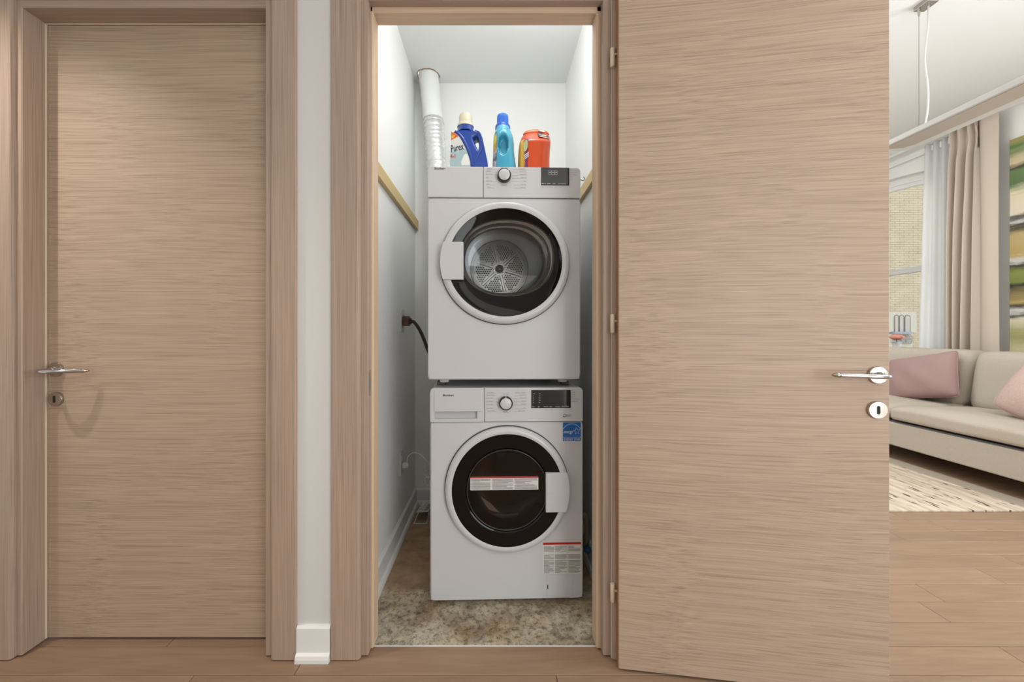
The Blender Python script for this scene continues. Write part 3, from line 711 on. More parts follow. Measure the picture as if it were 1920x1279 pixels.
        inn = [(sc[0]+(p[0]-sc[0])*.80, sc[1]+(p[1]-sc[1])*.80) for p in star]
        for k in range(10):
            j = (k+1) % 10; b.poly([(star[k][0], yt, star[k][1]), (star[j][0], yt, star[j][1]), (inn[j][0], yt, inn[j][1]), (inn[k][0], yt, inn[k][1])])
        b.build('sticker_lettering', 'inkw', st, fix=False)
    return root
wm = machine('washing_machine', 'white front-loading washing machine at the bottom of the stack with dark smoked door', .0555, 1.567, 0, math.radians(1.7), True)
dy = machine('tumble_dryer', 'white tumble dryer stacked on top with clear door showing the steel drum', .0450, 1.566, .861, math.radians(1.2), False)
# small stacking pads between the machines
for x, w in ((-.205, .04), (.305, .035)):
    k = MB().box(x-w*.6, x+w*.2, 1.64, 1.70, .8415, .8568).build('stacking_pad', 'seam', None, bev=.003)
    tag(k, 'small %s pad wedged between dryer and washer at their %s front corner' % ('dark grey', 'left' if x < 0 else 'right'), 'pad')

# ================================================================== BOTTLES
Z0 = .861+.842+.0005
def px3(px, py, Y): return ((px-924)/750*Y, 1.06+(622-py)/750*Y)
def curve_solid(outer, holes, ext, bevd, res=3):
    """rounded slab with real openings, lying in XZ"""
    cu = bpy.data.curves.new('c', 'CURVE'); cu.dimensions = '2D'; cu.fill_mode = 'BOTH'; cu.extrude = ext; cu.bevel_depth = bevd; cu.bevel_resolution = res
    for pts in [outer]+holes:
        s = cu.splines.new('POLY'); s.points.add(len(pts)-1); s.use_cyclic_u = True
        for i, (x, z) in enumerate(pts): s.points[i].co = (x, z, 0, 1)
    o = bpy.data.objects.new('c', cu); C.objects.link(o); me = o.evaluated_get(bpy.context.evaluated_depsgraph_get()).to_mesh()
    b = MB(); vs = [b.b.verts.new((v.co.x, -v.co.z, v.co.y)) for v in me.vertices]
    for p in me.polygons:
        try: b.b.faces.new([vs[i] for i in p.vertices])
        except ValueError: pass
    bmesh.ops.remove_doubles(b.b, verts=b.b.verts, dist=1e-5)
    bpy.data.objects.remove(o); bpy.data.curves.remove(cu); return b
def close_smooth(pts, k=5):
    n = len(pts); out = []
    for i in range(n):
        a, b, c, d = [Vector(pts[(i+j-1) % n]) for j in range(4)]
        for j in range(k):
            t = j/k; p = .5*((2*b)+(-a+c)*t+(2*a-5*b+4*c-d)*t*t+(-a+3*b-3*c+d)*t**3); out.append((p.x, p.y))
    return out
# --- dark blue bottle with cut-through handle
Mb = mat('dark_blue_bottle_plastic', '24479C', .22, coat=.3); Mcap = mat('beige_cap_plastic', 'C6BEA6', .45)
YB = 1.745; sc_ = 12.18; XB = px3(880, 0, YB)[0]
def B(zx, zy): x, z = px3(835+zx/sc_, 210+zy/sc_, YB); return (x-XB, z-Z0)
b1 = tag(empty('detergent_bottle', (XB, YB, Z0), math.radians(-2.5)), 'large dark blue detergent bottle with beige cap and looped handle, left of the three', 'bottle')
left = [B(150, 540), B(125, 690), B(108, 880), B(95, 1060), B(88, 1225)]; zb_ = 0.012
out = [B(290, 455), B(215, 475)]+left+[(B(86, 0)[0], .055), (B(92, 0)[0], .012), (B(110, 0)[0], zb_), (B(1010, 0)[0], zb_), (B(1050, 0)[0], .014), (B(1056, 0)[0], .05), B(1043, 1225), B(1010, 1060), B(965, 850), B(925, 670), B(860, 560), B(770, 500), B(650, 465), B(470, 448)]
hole = [B(735, 622), B(775, 690), B(795, 790), B(790, 880), B(768, 965), B(720, 900), B(675, 800), B(640, 700), B(665, 655)]
bev_ = .020
outs = close_smooth(out, 4); holes = close_smooth(hole, 4)
# shrink the outline by the bevel so that the rounded body ends on it
def inset(pts, d):
    n = len(pts); A = sum(pts[i][0]*pts[(i+1) % n][1]-pts[(i+1) % n][0]*pts[i][1] for i in range(n)); sg = 1 if A > 0 else -1; o = []
    for i in range(n):
        a, c = Vector(pts[i-1]), Vector(pts[(i+1) % n]); t = (c-a).normalized(); nrm = Vector((-t.y, t.x))*sg
        o.append((pts[i][0]+nrm.x*d, pts[i][1]+nrm.y*d))
    return o
bb = curve_solid(inset(outs, .013), [inset(holes, -.013*.75)], .026, .013)
for v in bb.b.verts:                                                # slight belly instead of a flat slab
    pass
body = smooth_by_angle(bb.build('bottle_body', Mb, b1), .9)
YFc = -.0392
cx_, cz_ = B(462, 400)
nk = smooth_by_angle(MB().lathe([(.0345, cz_-.014), (.0350, cz_+.004), (.034, cz_+.013), (.030, cz_+.016)], cx_, 0, 40, 'Z', cy=0).build('neck', Mb, b1))
cp_ = MB().lathe([(.0365, cz_+.008), (.0358, cz_+.018), (.030, cz_+.024), (.0285, cz_+.052), (.0262, cz_+.062), (.023, cz_+.0635), (.0001, cz_+.064)], cx_, 0, 48, 'Z', cy=0).build('cap', Mcap, b1)
smooth_by_angle(cp_)
# ridge sweeping down beside the label, and the inner grip valley
rid = catmull([B(250, 520)+(0,), B(330, 590)+(0,), B(420, 700)+(0,), B(500, 850)+(0,), B(575, 1020)+(0,), B(625, 1225)+(0,), B(635, 1320)+(0,)], 6)
MB().tube([(p.x, YFc+.0005, p.y) for p in rid], [.002+.0035*min(1, i/6) for i in range(len(rid))], 10).build('ridge', Mb, b1, smooth=True)
rid2 = catmull([B(690, 520)+(0,), B(790, 570)+(0,), B(835, 680)+(0,), B(848, 800)+(0,), B(835, 930)+(0,), B(780, 1050)+(0,), B(720, 1160)+(0,), B(690, 1250)+(0,)], 6)
MB().tube([(p.x, YFc+.0015, p.y) for p in rid2], [.002+.003*math.sin(PI*i/(len(rid2)-1)) for i in range(len(rid2))], 10).build('ridge', Mb, b1, smooth=True)
lab = [B(165, 545), B(270, 590), B(345, 660), B(420, 790), B(500, 950), B(560, 1110), B(590, 1225), B(600, 1420), B(135, 1420), B(120, 1225), B(132, 1000), B(148, 760)]
Ml = ramp_mat('bottle_label_print', 'Z', [(0, 'A9BDBB'), (.40, '9FB8BE'), (.52, 'D0D0CA'), (.70, 'D8D6D0'), (.80, 'A7BED2'), (1, '6C9CC8')], 30, .25, .35, lo=.04, hi=.24)
lb = MB().prism([(x+.0022 if i > 7 else x, z) for i, (x, z) in enumerate(lab)], YFc-.0006, YFc+.012).build('label', Ml, b1, bev=.0005)
for v in lb.data.vertices:
    if v.co.y > YFc+.005 and v.co.x < B(200, 0)[0]: v.co.x -= .0005
Mo = mat('orange_print', 'D8601E', .4); My = mat('yellow_print', 'E8C43C', .4); Mdk = mat('navy_print', '14204E', .4); Mrd = mat('red_lettering', 'C43A22', .4)
MB().poly([(x, YFc-.0008, z) for x, z in (B(165, 545), B(240, 580), B(325, 650), B(160, 740))]).build('orange_flash', Mo, lb)
MB().text('Purex', B(158, 0)[0], B(0, 1010)[1], .042, YFc-.0010, bold=.0007, shear=.2, sx=.56, T=Matrix.Translation((B(152, 0)[0], 0, B(0, 1010)[1])) @ Matrix.Rotation(-math.radians(12), 4, 'Y') @ Matrix.Translation((-B(152, 0)[0], 0, -B(0, 1010)[1]))).build('brand_lettering', Mdk, lb)
MB().text('4-1', B(140, 0)[0], B(0, 1140)[1], .026, YFc-.0010, bold=.0005, sx=.75).build('red_lettering', Mrd, lb)
MB().text('d', B(165, 0)[0], B(0, 690)[1], .020, YFc-.0011, bold=.0006).text('el', B(215, 0)[0], B(0, 655)[1], .009, YFc-.0011, bold=.0003).build('yellow_lettering', My, lb)
fp = [B(430, 1120), B(460, 1060), B(505, 1040), B(535, 1070), B(560, 1150), B(580, 1225), B(585, 1300), B(400, 1300), B(385, 1225)]
MB().prism(fp, YFc-.0009, YFc-.0005).build('white_flower_print', 'paper', lb)

def superloft(b, zs, n=64, p=2.4):
    """zs: list of (z, cx, rx, ry) stations"""
    rings = []
    for z, cx, rx, ry in zs:
        r = []
        for k in range(n):
            a = 2*PI*k/n; c_, s_ = math.cos(a), math.sin(a); q = (abs(c_)**p+abs(s_)**p)**(-1/p)
            r.append((cx+rx*q*c_, ry*q*s_, z))
        rings.append(r)
    return rings
def interp(st, k=5):
    P = catmull([Vector((s[0], s[1], s[2])) for s in st], k); Q = catmull([Vector((s[3], 0, 0)) for s in st], k)
    return [(a.x, a.y, a.z, q.x) for a, q in zip(P, Q)]
# --- light blue bottle seen from its narrow side
Mlb = mat('light_blue_bottle_plastic', '3FA2C0', .25, coat=.3); Mbc = mat('bright_blue_cap', '1A63C4', .35); Mbc2 = mat('deep_blue_collar', '2348B4', .35)
Y2 = 1.735; s2 = 12.185; X2 = px3(915+370/s2, 0, Y2)[0]
def D(zx, zy): x, z = px3(915+zx/s2, 210+zy/s2, Y2); return (x-X2, z-Z0)
b2 = tag(empty('detergent_bottle', (X2, Y2, Z0)), 'slim light blue bottle with bright blue cap, middle of the three on the dryer', 'bottle')
st = []
for zy, l, r in ((1500, 105, 645), (1350, 105, 640), (1225, 110, 630), (1060, 118, 605), (900, 122, 590), (760, 124, 590), (640, 130, 575), (540, 145, 545), (460, 165, 515), (400, 178, 495), (370, 190, 485)):
    x0, z = D(l, zy); x1, _ = D(r, zy); st.append((z, (x0+x1)/2, (x1-x0)/2, min((x1-x0)/2*1.5, .072) if zy > 520 else (x1-x0)/2*1.15))
st = [(.0, st[0][1], st[0][2]*.9, st[0][3]*.9), (.006, st[0][1], st[0][2], st[0][3])]+[s for s in st if s[0] > .015]
rings = superloft(None, interp(st, 5), 72, 2.3)
gc = D(340, 880); grx = .0245*.80; grz = (D(0, 680)[1]-D(0, 1110)[1])/2
gcz = (D(0, 680)[1]+D(0, 1110)[1])/2
for ring in rings:
    for i, (x, y, z) in enumerate(ring):
        if y < 0:
            d = ((x-gc[0])/grx)**2+((z-gcz)/grz)**2
            if d < 1.25: ring[i] = (x, y+.030*min(1, (1.25-d)*1.8), z)
smooth_by_angle(MB().loft(rings).build('bottle_body', Mlb, b2), 1.2)
z0_ = D(0, 400)[1]; cxx = D(335, 0)[0]; k_ = Y2/750/s2
smooth_by_angle(MB().lathe([(170*k_, z0_-.003), (172*k_, z0_+.004), (170*k_, z0_+.012), (140*k_, z0_+.020), (132*k_, z0_+.022)], cxx, 0, 48, 'Z').build('collar', Mbc2, b2))
cr = []
for r, z in ((133, .018), (131, .030), (130, .050), (124, .058), (110, .061), (1, .0615)):
    cr.append([(cxx+(r*k_*(1-.03*(k % 2)*(r > 120)))*math.cos(2*PI*k/56), r*k_*(1-.03*(k % 2)*(r > 120))*math.sin(2*PI*k/56), z0_+z) for k in range(56)])
MB().loft(cr, (False, False)).build('cap', Mbc, b2)
# label wrapped round the left side
Ml2 = ramp_mat('light_bottle_label', 'Z', [(0, '2A3C78'), (.22, 'D8D8D4'), (.30, '24345C'), (.42, 'E0DCD0'), (.55, 'D8A030'), (.75, 'E8D850'), (.88, '3A8AA8'), (1, '4AA4C0')], 60, .5, .35, lo=.03, hi=.22)
lr = [[(x*1.0-.0006, y, z) for (x, y, z) in ring[31:47]] for ring in rings if .02 < ring[0][2] < D(0, 570)[1]]
lr = [[((x-(r_[0][0]+r_[-1][0])/2)*1.012+(r_[0][0]+r_[-1][0])/2-.0005, y*1.012, z) for (x, y, z) in r_] for r_ in lr]
MB().loft(lr, (False, False), close=False).build('label', Ml2, b2, smooth=True)
MB().loft([[(x*1.02+.0004, y, z) for (x, y, z) in ring[0:5]] for ring in rings if .02 < ring[0][2] < D(0, 690)[1]], (False, False), close=False).build('rear_label', Mdk, b2, smooth=True)
# --- orange tub
Mor = mat('orange_tub_plastic', 'D24A14', .22, coat=.3); Mol = mat('orange_lid_plastic', 'E0601E', .25, coat=.2)
Y3 = 1.74; X3 = px3(915+1050/s2, 0, Y3)[0]
def E_(zx, zy): x, z = px3(915+zx/s2, 210+zy/s2, Y3); return (x-X3, z-Z0)
b3 = tag(empty('detergent_tub', (X3, Y3, Z0)), 'orange rounded detergent tub with flip lid and small purple sticker, right of the bottles', 'detergent tub')
st = []
for zy, l, r in ((1500, 690, 1400), (1350, 688, 1400), (1225, 688, 1400), (1060, 692, 1402), (900, 700, 1412), (780, 712, 1425), (700, 730, 1425), (620, 760, 1412), (560, 800, 1390), (520, 850, 1360)):
    x0, z = E_(l, zy); x1, _ = E_(r, zy); st.append((z, (x0+x1)/2, (x1-x0)/2, (x1-x0)/2*(.78 if zy > 780 else .45+.33*((zy-520)/260))))
st = [(0, st[0][1], st[0][2]*.93, st[0][3]*.93), (.006, st[0][1], st[0][2], st[0][3])]+[s for s in st if s[0] > .015]
r3 = superloft(None, interp(st, 5), 72, 2.6)
smooth_by_angle(MB().loft(r3).build('tub_body', Mor, b3), 1.2)
l3 = []
for zy, l, r in ((535, 800, 1395), (500, 810, 1385), (465, 850, 1335), (440, 920, 1260), (428, 1010, 1160)):
    x0, z = E_(l, zy); x1, _ = E_(r, zy); l3.append((z+.001, (x0+x1)/2, (x1-x0)/2, (x1-x0)/2*.44))
smooth_by_angle(MB().loft(superloft(None, interp(l3, 4), 72, 2.4)).build('lid', Mol, b3), 1.2)
def on_front(px_, py_, d=0):
    x, z = E_(px_, py_); best = min(r3, key=lambda r: abs(r[0][2]-z)); cand = [p for p in best if p[1] < 0]
    p = min(cand, key=lambda p: abs(p[0]-x)); return (x, p[1]-.0015-d, z)
MB().poly([on_front(1130, 480, .004), on_front(1260, 492, .004), on_front(1282, 545, .004), on_front(1145, 510, .004)]).build('lid_tab', 'wplast', b3, solid=.003)
Mpu = mat('purple_print', '3C2C58', .4)
sk = MB(); q = [(1110, 550), (1230, 585), (1350, 610), (1360, 715), (1240, 700), (1130, 680)]
sk.poly([on_front(a, c, .0018) for a, c in q]); sk = sk.build('round_sticker', Mpu, b3, solid=.001)
MB().poly([on_front(*p, .003) for p in ((1140, 590), (1320, 625), (1320, 640), (1140, 608))]).poly([on_front(*p, .003) for p in ((1140, 660), (1350, 685), (1350, 700), (1145, 678))]).build('sticker_lettering', 'inkw', sk, fix=False)
MB().poly([on_front(*p, .003) for p in ((1180, 630), (1300, 650), (1300, 668), (1180, 648))]).build('yellow_lettering', My, sk, fix=False)
Ml3 = ramp_mat('orange_tub_label', 'X', [(0, 'E08A2C'), (.3, 'E8BC48'), (.45, 'D8A040'), (.6, '8A3A70'), (.8, '6A2C58'), (1, 'C8501C')], 70, .55, .35, lo=E_(690, 0)[0], hi=E_(920, 0)[0])
lr = []
for ring in r3:
    if .02 < ring[0][2] < E_(0, 700)[1]:
        seg = ring[34:50]; frac = max(0, (ring[0][2]-E_(0, 900)[1])/(E_(0, 700)[1]-E_(0, 900)[1])); lr.append([(x*1.012, y*1.012, z) for x, y, z in seg])
lb3 = MB().loft(lr, (False, False), close=False).build('label', Ml3, b3, smooth=True)
def on3(px_, py_): return on_front(px_, py_, .0022)
ov = []
for k in range(16):
    a = 2*PI*k/16; ov.append(on3(838+48*math.cos(a)+10*math.sin(a), 890-125*math.sin(a)))
MB().poly(ov).build('oval_print', mat('cream_green_print', 'B8BE88', .4), lb3, fix=False)
for i, y_ in enumerate((1070, 1110, 1150)):
    MB().poly([on3(800+(i*10), y_+30), on3(905, y_-35), on3(905, y_-12), on3(800+(i*10), y_+52)]).build('white_lettering', 'inkw', lb3, fix=False)

# ================================================================== CLOSET FITTINGS
# exhaust duct
Zt = ZC+.028
dpt = tag(empty('exhaust_duct', (-.30, 2.36, 1.2)), 'white-wrapped and foil spiral exhaust duct rising to the closet ceiling', 'duct')
def rel(p, o): return tuple(p[i]-o.location[i] for i in range(3))
a_, m_, z_ = Vector((-.385, 2.385, Zt)), Vector((-.352, 2.372, 2.305)), Vector((-.290, 2.355, 1.45))
MB().tube([rel(a_.lerp(m_, t/10)+Vector((.0015*math.sin(t*2), 0, 0)), dpt) for t in range(11)], [.0575+.001*math.sin(t*3) for t in range(11)], 32).build('wrapped_pipe', 'wrap', dpt, smooth=True)
pth = []; rr = []
for i in range(150):
    t = i/149; pth.append(rel(m_.lerp(z_, t), dpt)); rr.append(.0595+.0009*math.sin(t*2*PI*34)+random.uniform(-.0007, .0007))
ft = MB().tube(pth, rr, 36)
for v in ft.b.verts: v.co += Vector((random.uniform(-1, 1), random.uniform(-1, 1), random.uniform(-1, 1)))*.0007
ft.build('foil_spiral', 'foil', dpt, smooth=True)
MB().tube([rel(m_+Vector((0, 0, .012)), dpt), rel(m_+Vector((0, 0, -.004)), dpt), rel(m_+Vector((.001, 0, -.016)), dpt)], [.0585, .0625, .0628], 36).build('foil_tape', 'foil', dpt, smooth=True)
# duct exits on the dryer back
# wall strips
o = MB().box(-.477, -.457, 1.392, 2.459, 1.686, 1.741).build('wall_strip', 'pine', None, bev=.0015); tag(o, 'bare pine batten along the closet wall left of the dryer', 'batten')
o = MB().box(.430, .448, 1.392, 2.459, 1.713, 1.767).build('wall_strip', 'pine', None, bev=.0015); tag(o, 'bare pine batten on the closet wall right of the dryer', 'batten')
# small wire hook beside the dryer panel
hk = MB().tube(catmull([(.350, 1.60, 1.668), (.362, 1.60, 1.664), (.368, 1.60, 1.672), (.362, 1.60, 1.680)], 5), .0013, 8).build('wire_clip', 'blackp', dy, smooth=True)
hk.parent = dy; hk.matrix_parent_inverse = (Matrix.Translation(dy.location) @ Matrix.Rotation(dy.rotation_euler.z, 4, 'Z')).inverted()
# dryer outlet, plug and cord
oy, oz = 2.105, 1.116; OX = -.477
ot = tag(empty('range_outlet', (OX, oy, oz)), 'paint-smeared white wall outlet holding the thick brown cord', 'outlet')
MB().prism(rrect(-.038, .038, -.060, .060, .006), 0, .004, 'X').build('cover_plate', 'wplast', ot, bev=.001)
for z in (-.032, .032): MB().lathe([(.0042, .004), (.0038, .0056), (.0002, .0058)], 0, z, 12, 'X').build('screw', 'chromes', ot)
pc = tag(empty('power_cord', (OX+.006, oy, oz)), 'thick dark brown power cord sagging from its square plug', 'cord')
MB().box(.000, .034, -.024, .024, -.026, .026).build('plug', 'brownp', pc, bev=.006, seg=3)
MB().box(.030, .044, -.015, .015, -.018, .015).build('plug_neck', 'brown', pc, bev=.005, seg=2)
cpts = catmull([(.036, -.004, -.004), (.058, -.010, -.006), (.085, .0, -.045), (.108, .01, -.100), (.128, .02, -.160), (.152, .035, -.205), (.185, .06, -.250), (.23, .08, -.27)], 7)
MB().tube(cpts, .0088, 14).build('cable', 'brown', pc, smooth=True)
# lower outlet with white plug
oy2, oz2 = 2.085, .380
ot2 = tag(empty('wall_outlet', (OX, oy2, oz2)), 'white wall outlet low beside the washing machine', 'outlet')
MB().prism(rrect(-.036, .036, -.062, .062, .005), 0, .005, 'X').build('cover_plate', 'wplast', ot2, bev=.001)
MB().prism(rrect(-.018, .018, .006, .034, .006), .005, .007, 'X').build('socket', 'base', ot2)
pc2 = tag(empty('power_cord', (OX+.0075, oy2, oz2-.018)), 'thin white cord arching from the low outlet behind the washer', 'cord')
MB().tube([(.000, 0, 0), (.012, 0, 0), (.026, 0, .001), (.032, 0, .001)], [.015, .016, .014, .008], 14).build('plug', 'wplast', pc2, smooth=True)
MB().tube(catmull([(.022, 0, .010), (.026, 0, .042), (.050, .01, .062), (.080, .02, .055), (.110, .03, .025), (.128, .04, -.02), (.136, .05, -.08), (.140, .06, -.14), (.20, .08, -.16)], 6), .0032, 8).build('cable', 'wplast', pc2, smooth=True)
MB().tube(catmull([(.118+.014*math.cos(t*1.9), .05+.004*math.sin(t*2.7), .0-.012*t+.012*math.sin(t*1.9)) for t in range(11)], 5), .0030, 8).build('bundled_cable', 'wplast', pc2, smooth=True)
# leaflet on the floor by the back corner
lf = tag(empty('folded_leaflet', (-.375, 2.30, 0)), 'folded printed leaflet standing tented on the closet floor left of the washer', 'leaflet')
def sheet(nm, p, par, th=.0008): return MB().poly(p).build(nm, 'paper', par, solid=th)
tp = sheet('cover_sheet', [(-.058, -.045, .040), (.030, -.050, .046), (.046, .105, .035), (-.030, .110, .040)], lf)
sheet('base_sheet', [(-.066, -.098, .0012), (.030, -.098, .0012), (.030, -.086, .0012), (-.066, -.086, .0012)], lf)
sheet('side_sheet', [(.031, -.094, .0010), (.031, -.050, .046), (.045, .105, .035), (.045, .105, .0010)], lf)
lf.scale = (.78, 1, 1); lf.location.x = -.388
for nm_, xx in (('side_strip', -.064), ('side_strip', .022)): MB().box(xx, xx+.008, -.090, .10, .0004, .002).build(nm_, 'paper', lf)
b = MB(); T = Matrix(((1, 0, 0, 0), (0, 1, 0, 0), (0, 0, 1, 0), (0, 0, 0, 1)))
def lp_(u, v):  # point on cover sheet
    a = Vector((-.058, -.045, .0412)).lerp(Vector((.030, -.050, .0472)), u); c = Vector((-.030, .110, .0412)).lerp(Vector((.046, .105, .0362)), u); return a.lerp(c, v)
rr0 = random.Random(5)
for i in range(9):
    u, v = rr0.uniform(.08, .42), rr0.uniform(.08, .8); b.poly([lp_(u, v), lp_(u+.07, v+.01), lp_(u+.08, v+.05), lp_(u+.02, v+.06)])
for j in range(9):
    v = .15+.07*j; b.poly([lp_(.58, v), lp_(.9, v), lp_(.9, v+.025), lp_(.58, v+.025)])
b.build('print', 'inkd', tp, fix=False)
# hose and blue cap right of the washer
hs = tag(empty('drain_hose', (.405, 1.80, .15)), 'grey hose loop with blue end cap squeezed behind the washer on the right', 'hose')
MB().tube([(.002+.022*math.sin(a), .03*math.sin(a*.5), .085*math.cos(a)-.0) for a in [PI*2*k/30 for k in range(26)]], .013, 14).build('hose', 'hose', hs, smooth=True)
MB().lathe([(.001, -.030), (.012, -.030), (.013, -.026), (.013, -.006), (.009, 0)], .016, -.062, 16, 'Y').build('blue_cap', 'bluec', hs, smooth=True)
MB().prism([(-.030, -.05), (-.01, -.09), (.006, -.02), (.024, .04), (.010, .072), (-.030, .08)], .012, .02).build('hose_bag', mat('clear_film', '8C8474', .3), hs, bev=.003)

# ================================================================== LIVING ROOM
# window with a shallow arched head
win = struct(empty('window_1', (XW, 4.9, 0)))
ya, yb = -.90, .90
def archz(y, base=2.63, rise=.09): return base+rise*(1-(y/.90)**2)
n = 24; ys = [ya+(yb-ya)*k/n for k in range(n+1)]
MB().loft([[(d, y, 2.88) for y in ys]+[(d, y, archz(y)+.075) for y in reversed(ys)] for d in (-.012, .22)]).build('arch_panel', 'base', win)
MB().loft([[(d, y, archz(y)+.085) for y in ys]+[(d, y, archz(y)+.0) for y in reversed(ys)] for d in (.06, .12)]).build('arch_frame', 'base', win)
MB().loft([[(d, y, archz(y)+.002) for y in ys]+[(d, y, archz(y)-.045) for y in reversed(ys)] for d in (.07, .115)]).build('sash_frame', 'base', win, bev=.003)
MB().box(.07, .115, ya, ya+.06, .80, 2.66).box(.07, .115, yb-.06, yb, .80, 2.66).box(.07, .115, ya, yb, .80, .86).build('sash_stile', 'base', win)
MB().box(.065, .12, ya, yb, 1.705, 1.765).build('sash_rail', mat('grey_rail_paint', 'C8C8C4', .4), win, bev=.003)
MB().loft([[(d, y, .82) for y in ys]+[(d, y, archz(y)-.02) for y in reversed(ys)] for d in (.090, .094)]).build('pane', 'pane', win)
MB().box(-.04, .20, ya-.06, yb+.06, .775, .80).build('window_sill', 'base', win, bev=.004)
MB().box(-.035, 0, ya-.25, yb+.25, 2.90, 2.965).build('head_moulding', 'base', win, bev=.008)
MB().box(-.02, 0, ya-.09, ya, .80, 2.90).box(-.02, 0, yb, yb+.09, .80, 2.90).build('window_casing', 'base', win, bev=.004)
# curtain rail
cr_ = MB().box(4.40, 4.44, 2.7, 6.1, 2.985, 3.01).box(4.38, 4.5, 3.3, 3.32, 2.99, 3.005).box(4.38, 4.5, 5.9, 5.92, 2.99, 3.005).build('curtain_rail', 'base', None, bev=.003)
tag(cr_, 'white curtain rail fixed high above the window', 'curtain rail')
# curtain: pleated sheet along y
def drape(name, ys0, ys1, X, zt, zb, fn, m, ny=90, nz=30, th=.004, par=None):
    rings = []
    for j in range(nz+1):
        t = j/nz; z = zt+(zb-zt)*t; r = []
        for i in range(ny+1):
            u = i/ny; y = (ys0[0]+(ys1[0]-ys0[0])*u)*(1-t)+(ys0[1]+(ys1[1]-ys0[1])*u)*t
            dx, dy_ = fn(u, t); r.append((X+dx, y+dy_, z))
        rings.append(r)
    return MB().loft(rings, (False, False), close=False).build(name, m, par, smooth=True, solid=th)
def cf_(u, t):      # u=0 near end (flat panel), u=1 far end
    if u < .40:
        w = u/.40; a = .022*math.sin(w*PI)*(1-.3*t); dx = -.02-a
    else:
        w = (u-.40)/.60
        ph = w*2*PI*3.6; amp = .030+.030*min(1, t*3); pinch = math.exp(-((t-.055)/.03)**2)
        dx = -.035+amp*math.sin(ph-PI/2)*(1-.55*pinch)+.006*math.sin(ph*2+t*6)
    return dx, .012*math.sin(u*9+t*3)
cu_ = drape('curtain', (3.48, 3.46), (3.85, 3.87), 4.425, 2.985, .03, cf_, 'curt', 150, 40)
tag(cu_, 'heavy beige pleated curtain hanging behind the sofa', 'curtain')
ms = bpy.data.materials.new('white_sheer'); ms.use_nodes = True; N = ms.node_tree.nodes; L = ms.node_tree.links
N.remove(N['Principled BSDF']); t_ = N.new('ShaderNodeBsdfTransparent'); d_ = N.new('ShaderNodeBsdfDiffuse'); d_.inputs[0].default_value = (.95, .95, .95, 1)
tl = N.new('ShaderNodeBsdfTranslucent'); tl.inputs[0].default_value = (.93, .93, .93, 1); a1 = N.new('ShaderNodeAddShader'); mx_ = N.new('ShaderNodeMixShader'); mx2 = N.new('ShaderNodeMixShader')
mx2.inputs[0].default_value = .5; L.new(d_.outputs[0], mx2.inputs[1]); L.new(tl.outputs[0], mx2.inputs[2]); mx_.inputs[0].default_value = .88
L.new(t_.outputs[0], mx_.inputs[1]); L.new(mx2.outputs[0], mx_.inputs[2]); L.new(mx_.outputs[0], N['Material Output'].inputs['Surface'])
sh = drape('sheer_curtain', (3.89, 3.89), (4.12, 4.22), 4.455, 2.975, .03, lambda u, t: (.018*math.sin(u*2*PI*3+t*1.5), .006*math.sin(u*20)), ms, 60, 24, .0012)
tag(sh, 'thin white sheer curtain drawn aside next to the window glass', 'curtain')
# painting
pt = tag(empty('painting', (XW-.045, 2.85, 0)), 'tall unframed abstract canvas of green, cream and dark bands', 'painting')
MB().box(0, .043, -.60, .60, .80, 2.71).build('canvas', 'paint', pt, bev=.003)
# pendant lamp
lp = tag(empty('pendant_lamp', (2.71, 1.6, 2.30)), 'long slim linear pendant lamp with rounded end hanging on cable', 'lamp')
y_end, y_near, hw_ = 2.71-1.6, -1.2, .11
def stadium(h, ins=0):
    r = .075; p = [(-hw_+ins, y_near+ins)]
    p.append((hw_-ins, y_near+ins))
    for k in range(9): a = math.radians(90*k/8); p.append((hw_-ins-r+r*math.cos(a), y_end-ins-r+r*math.sin(a)))
    for k in range(9): a = math.radians(90+90*k/8); p.append((-hw_+ins+r+r*math.cos(a), y_end-ins-r+r*math.sin(a)))
    return [(x, y, h) for x, y in p]
MB().loft([stadium(-.016, .004), stadium(-.013), stadium(.014), stadium(.018, .004)]).build('lamp_body', 'lampm', lp)
df = [(x*.999, y, z) for x, y, z in stadium(-.0175, .014)]
MB().prism([(-.096, y_near+.02), (.045, y_near+.02), (.045, y_end-.10), (.02, y_end-.05), (-.096, y_end-.03)], -.0185, -.0155, 'Z').build('lamp_diffuser', 'lampd', lp)
cy_ = 2.54-1.6; hz_ = ZL-2.30
MB().tube([(-.004, cy_, .017), (-.004, cy_, hz_-.05)], .0011, 8).build('suspension_wire', 'seam', lp)
MB().tube([(-.004, cy_, hz_-.075), (-.004, cy_, hz_-.05), (-.004, cy_, hz_-.03)], [.004, .008, .008], 12).build('wire_grip', 'chromes', lp)
MB().tube(catmull([(-.004, cy_-.02, .016), (.012, cy_-.02, .06), (.030, cy_-.02, .16), (.032, cy_-.02, .30), (.012, cy_-.02, .48), (.030, cy_-.02, .68), (.034, cy_-.02, hz_-.03), (.034, cy_-.02, hz_)], 8), .0045, 10).build('cable', 'wplast', lp, smooth=True)
MB().box(-.01, .06, cy_-.06, cy_+.03, hz_-.028, hz_).build('ceiling_canopy', 'chromes', lp, bev=.004)
MB().tube([(-.004, cy_-2.4, .017), (-.004, cy_-2.4, hz_)], .0013, 8).build('suspension_wire', 'chromes', lp)
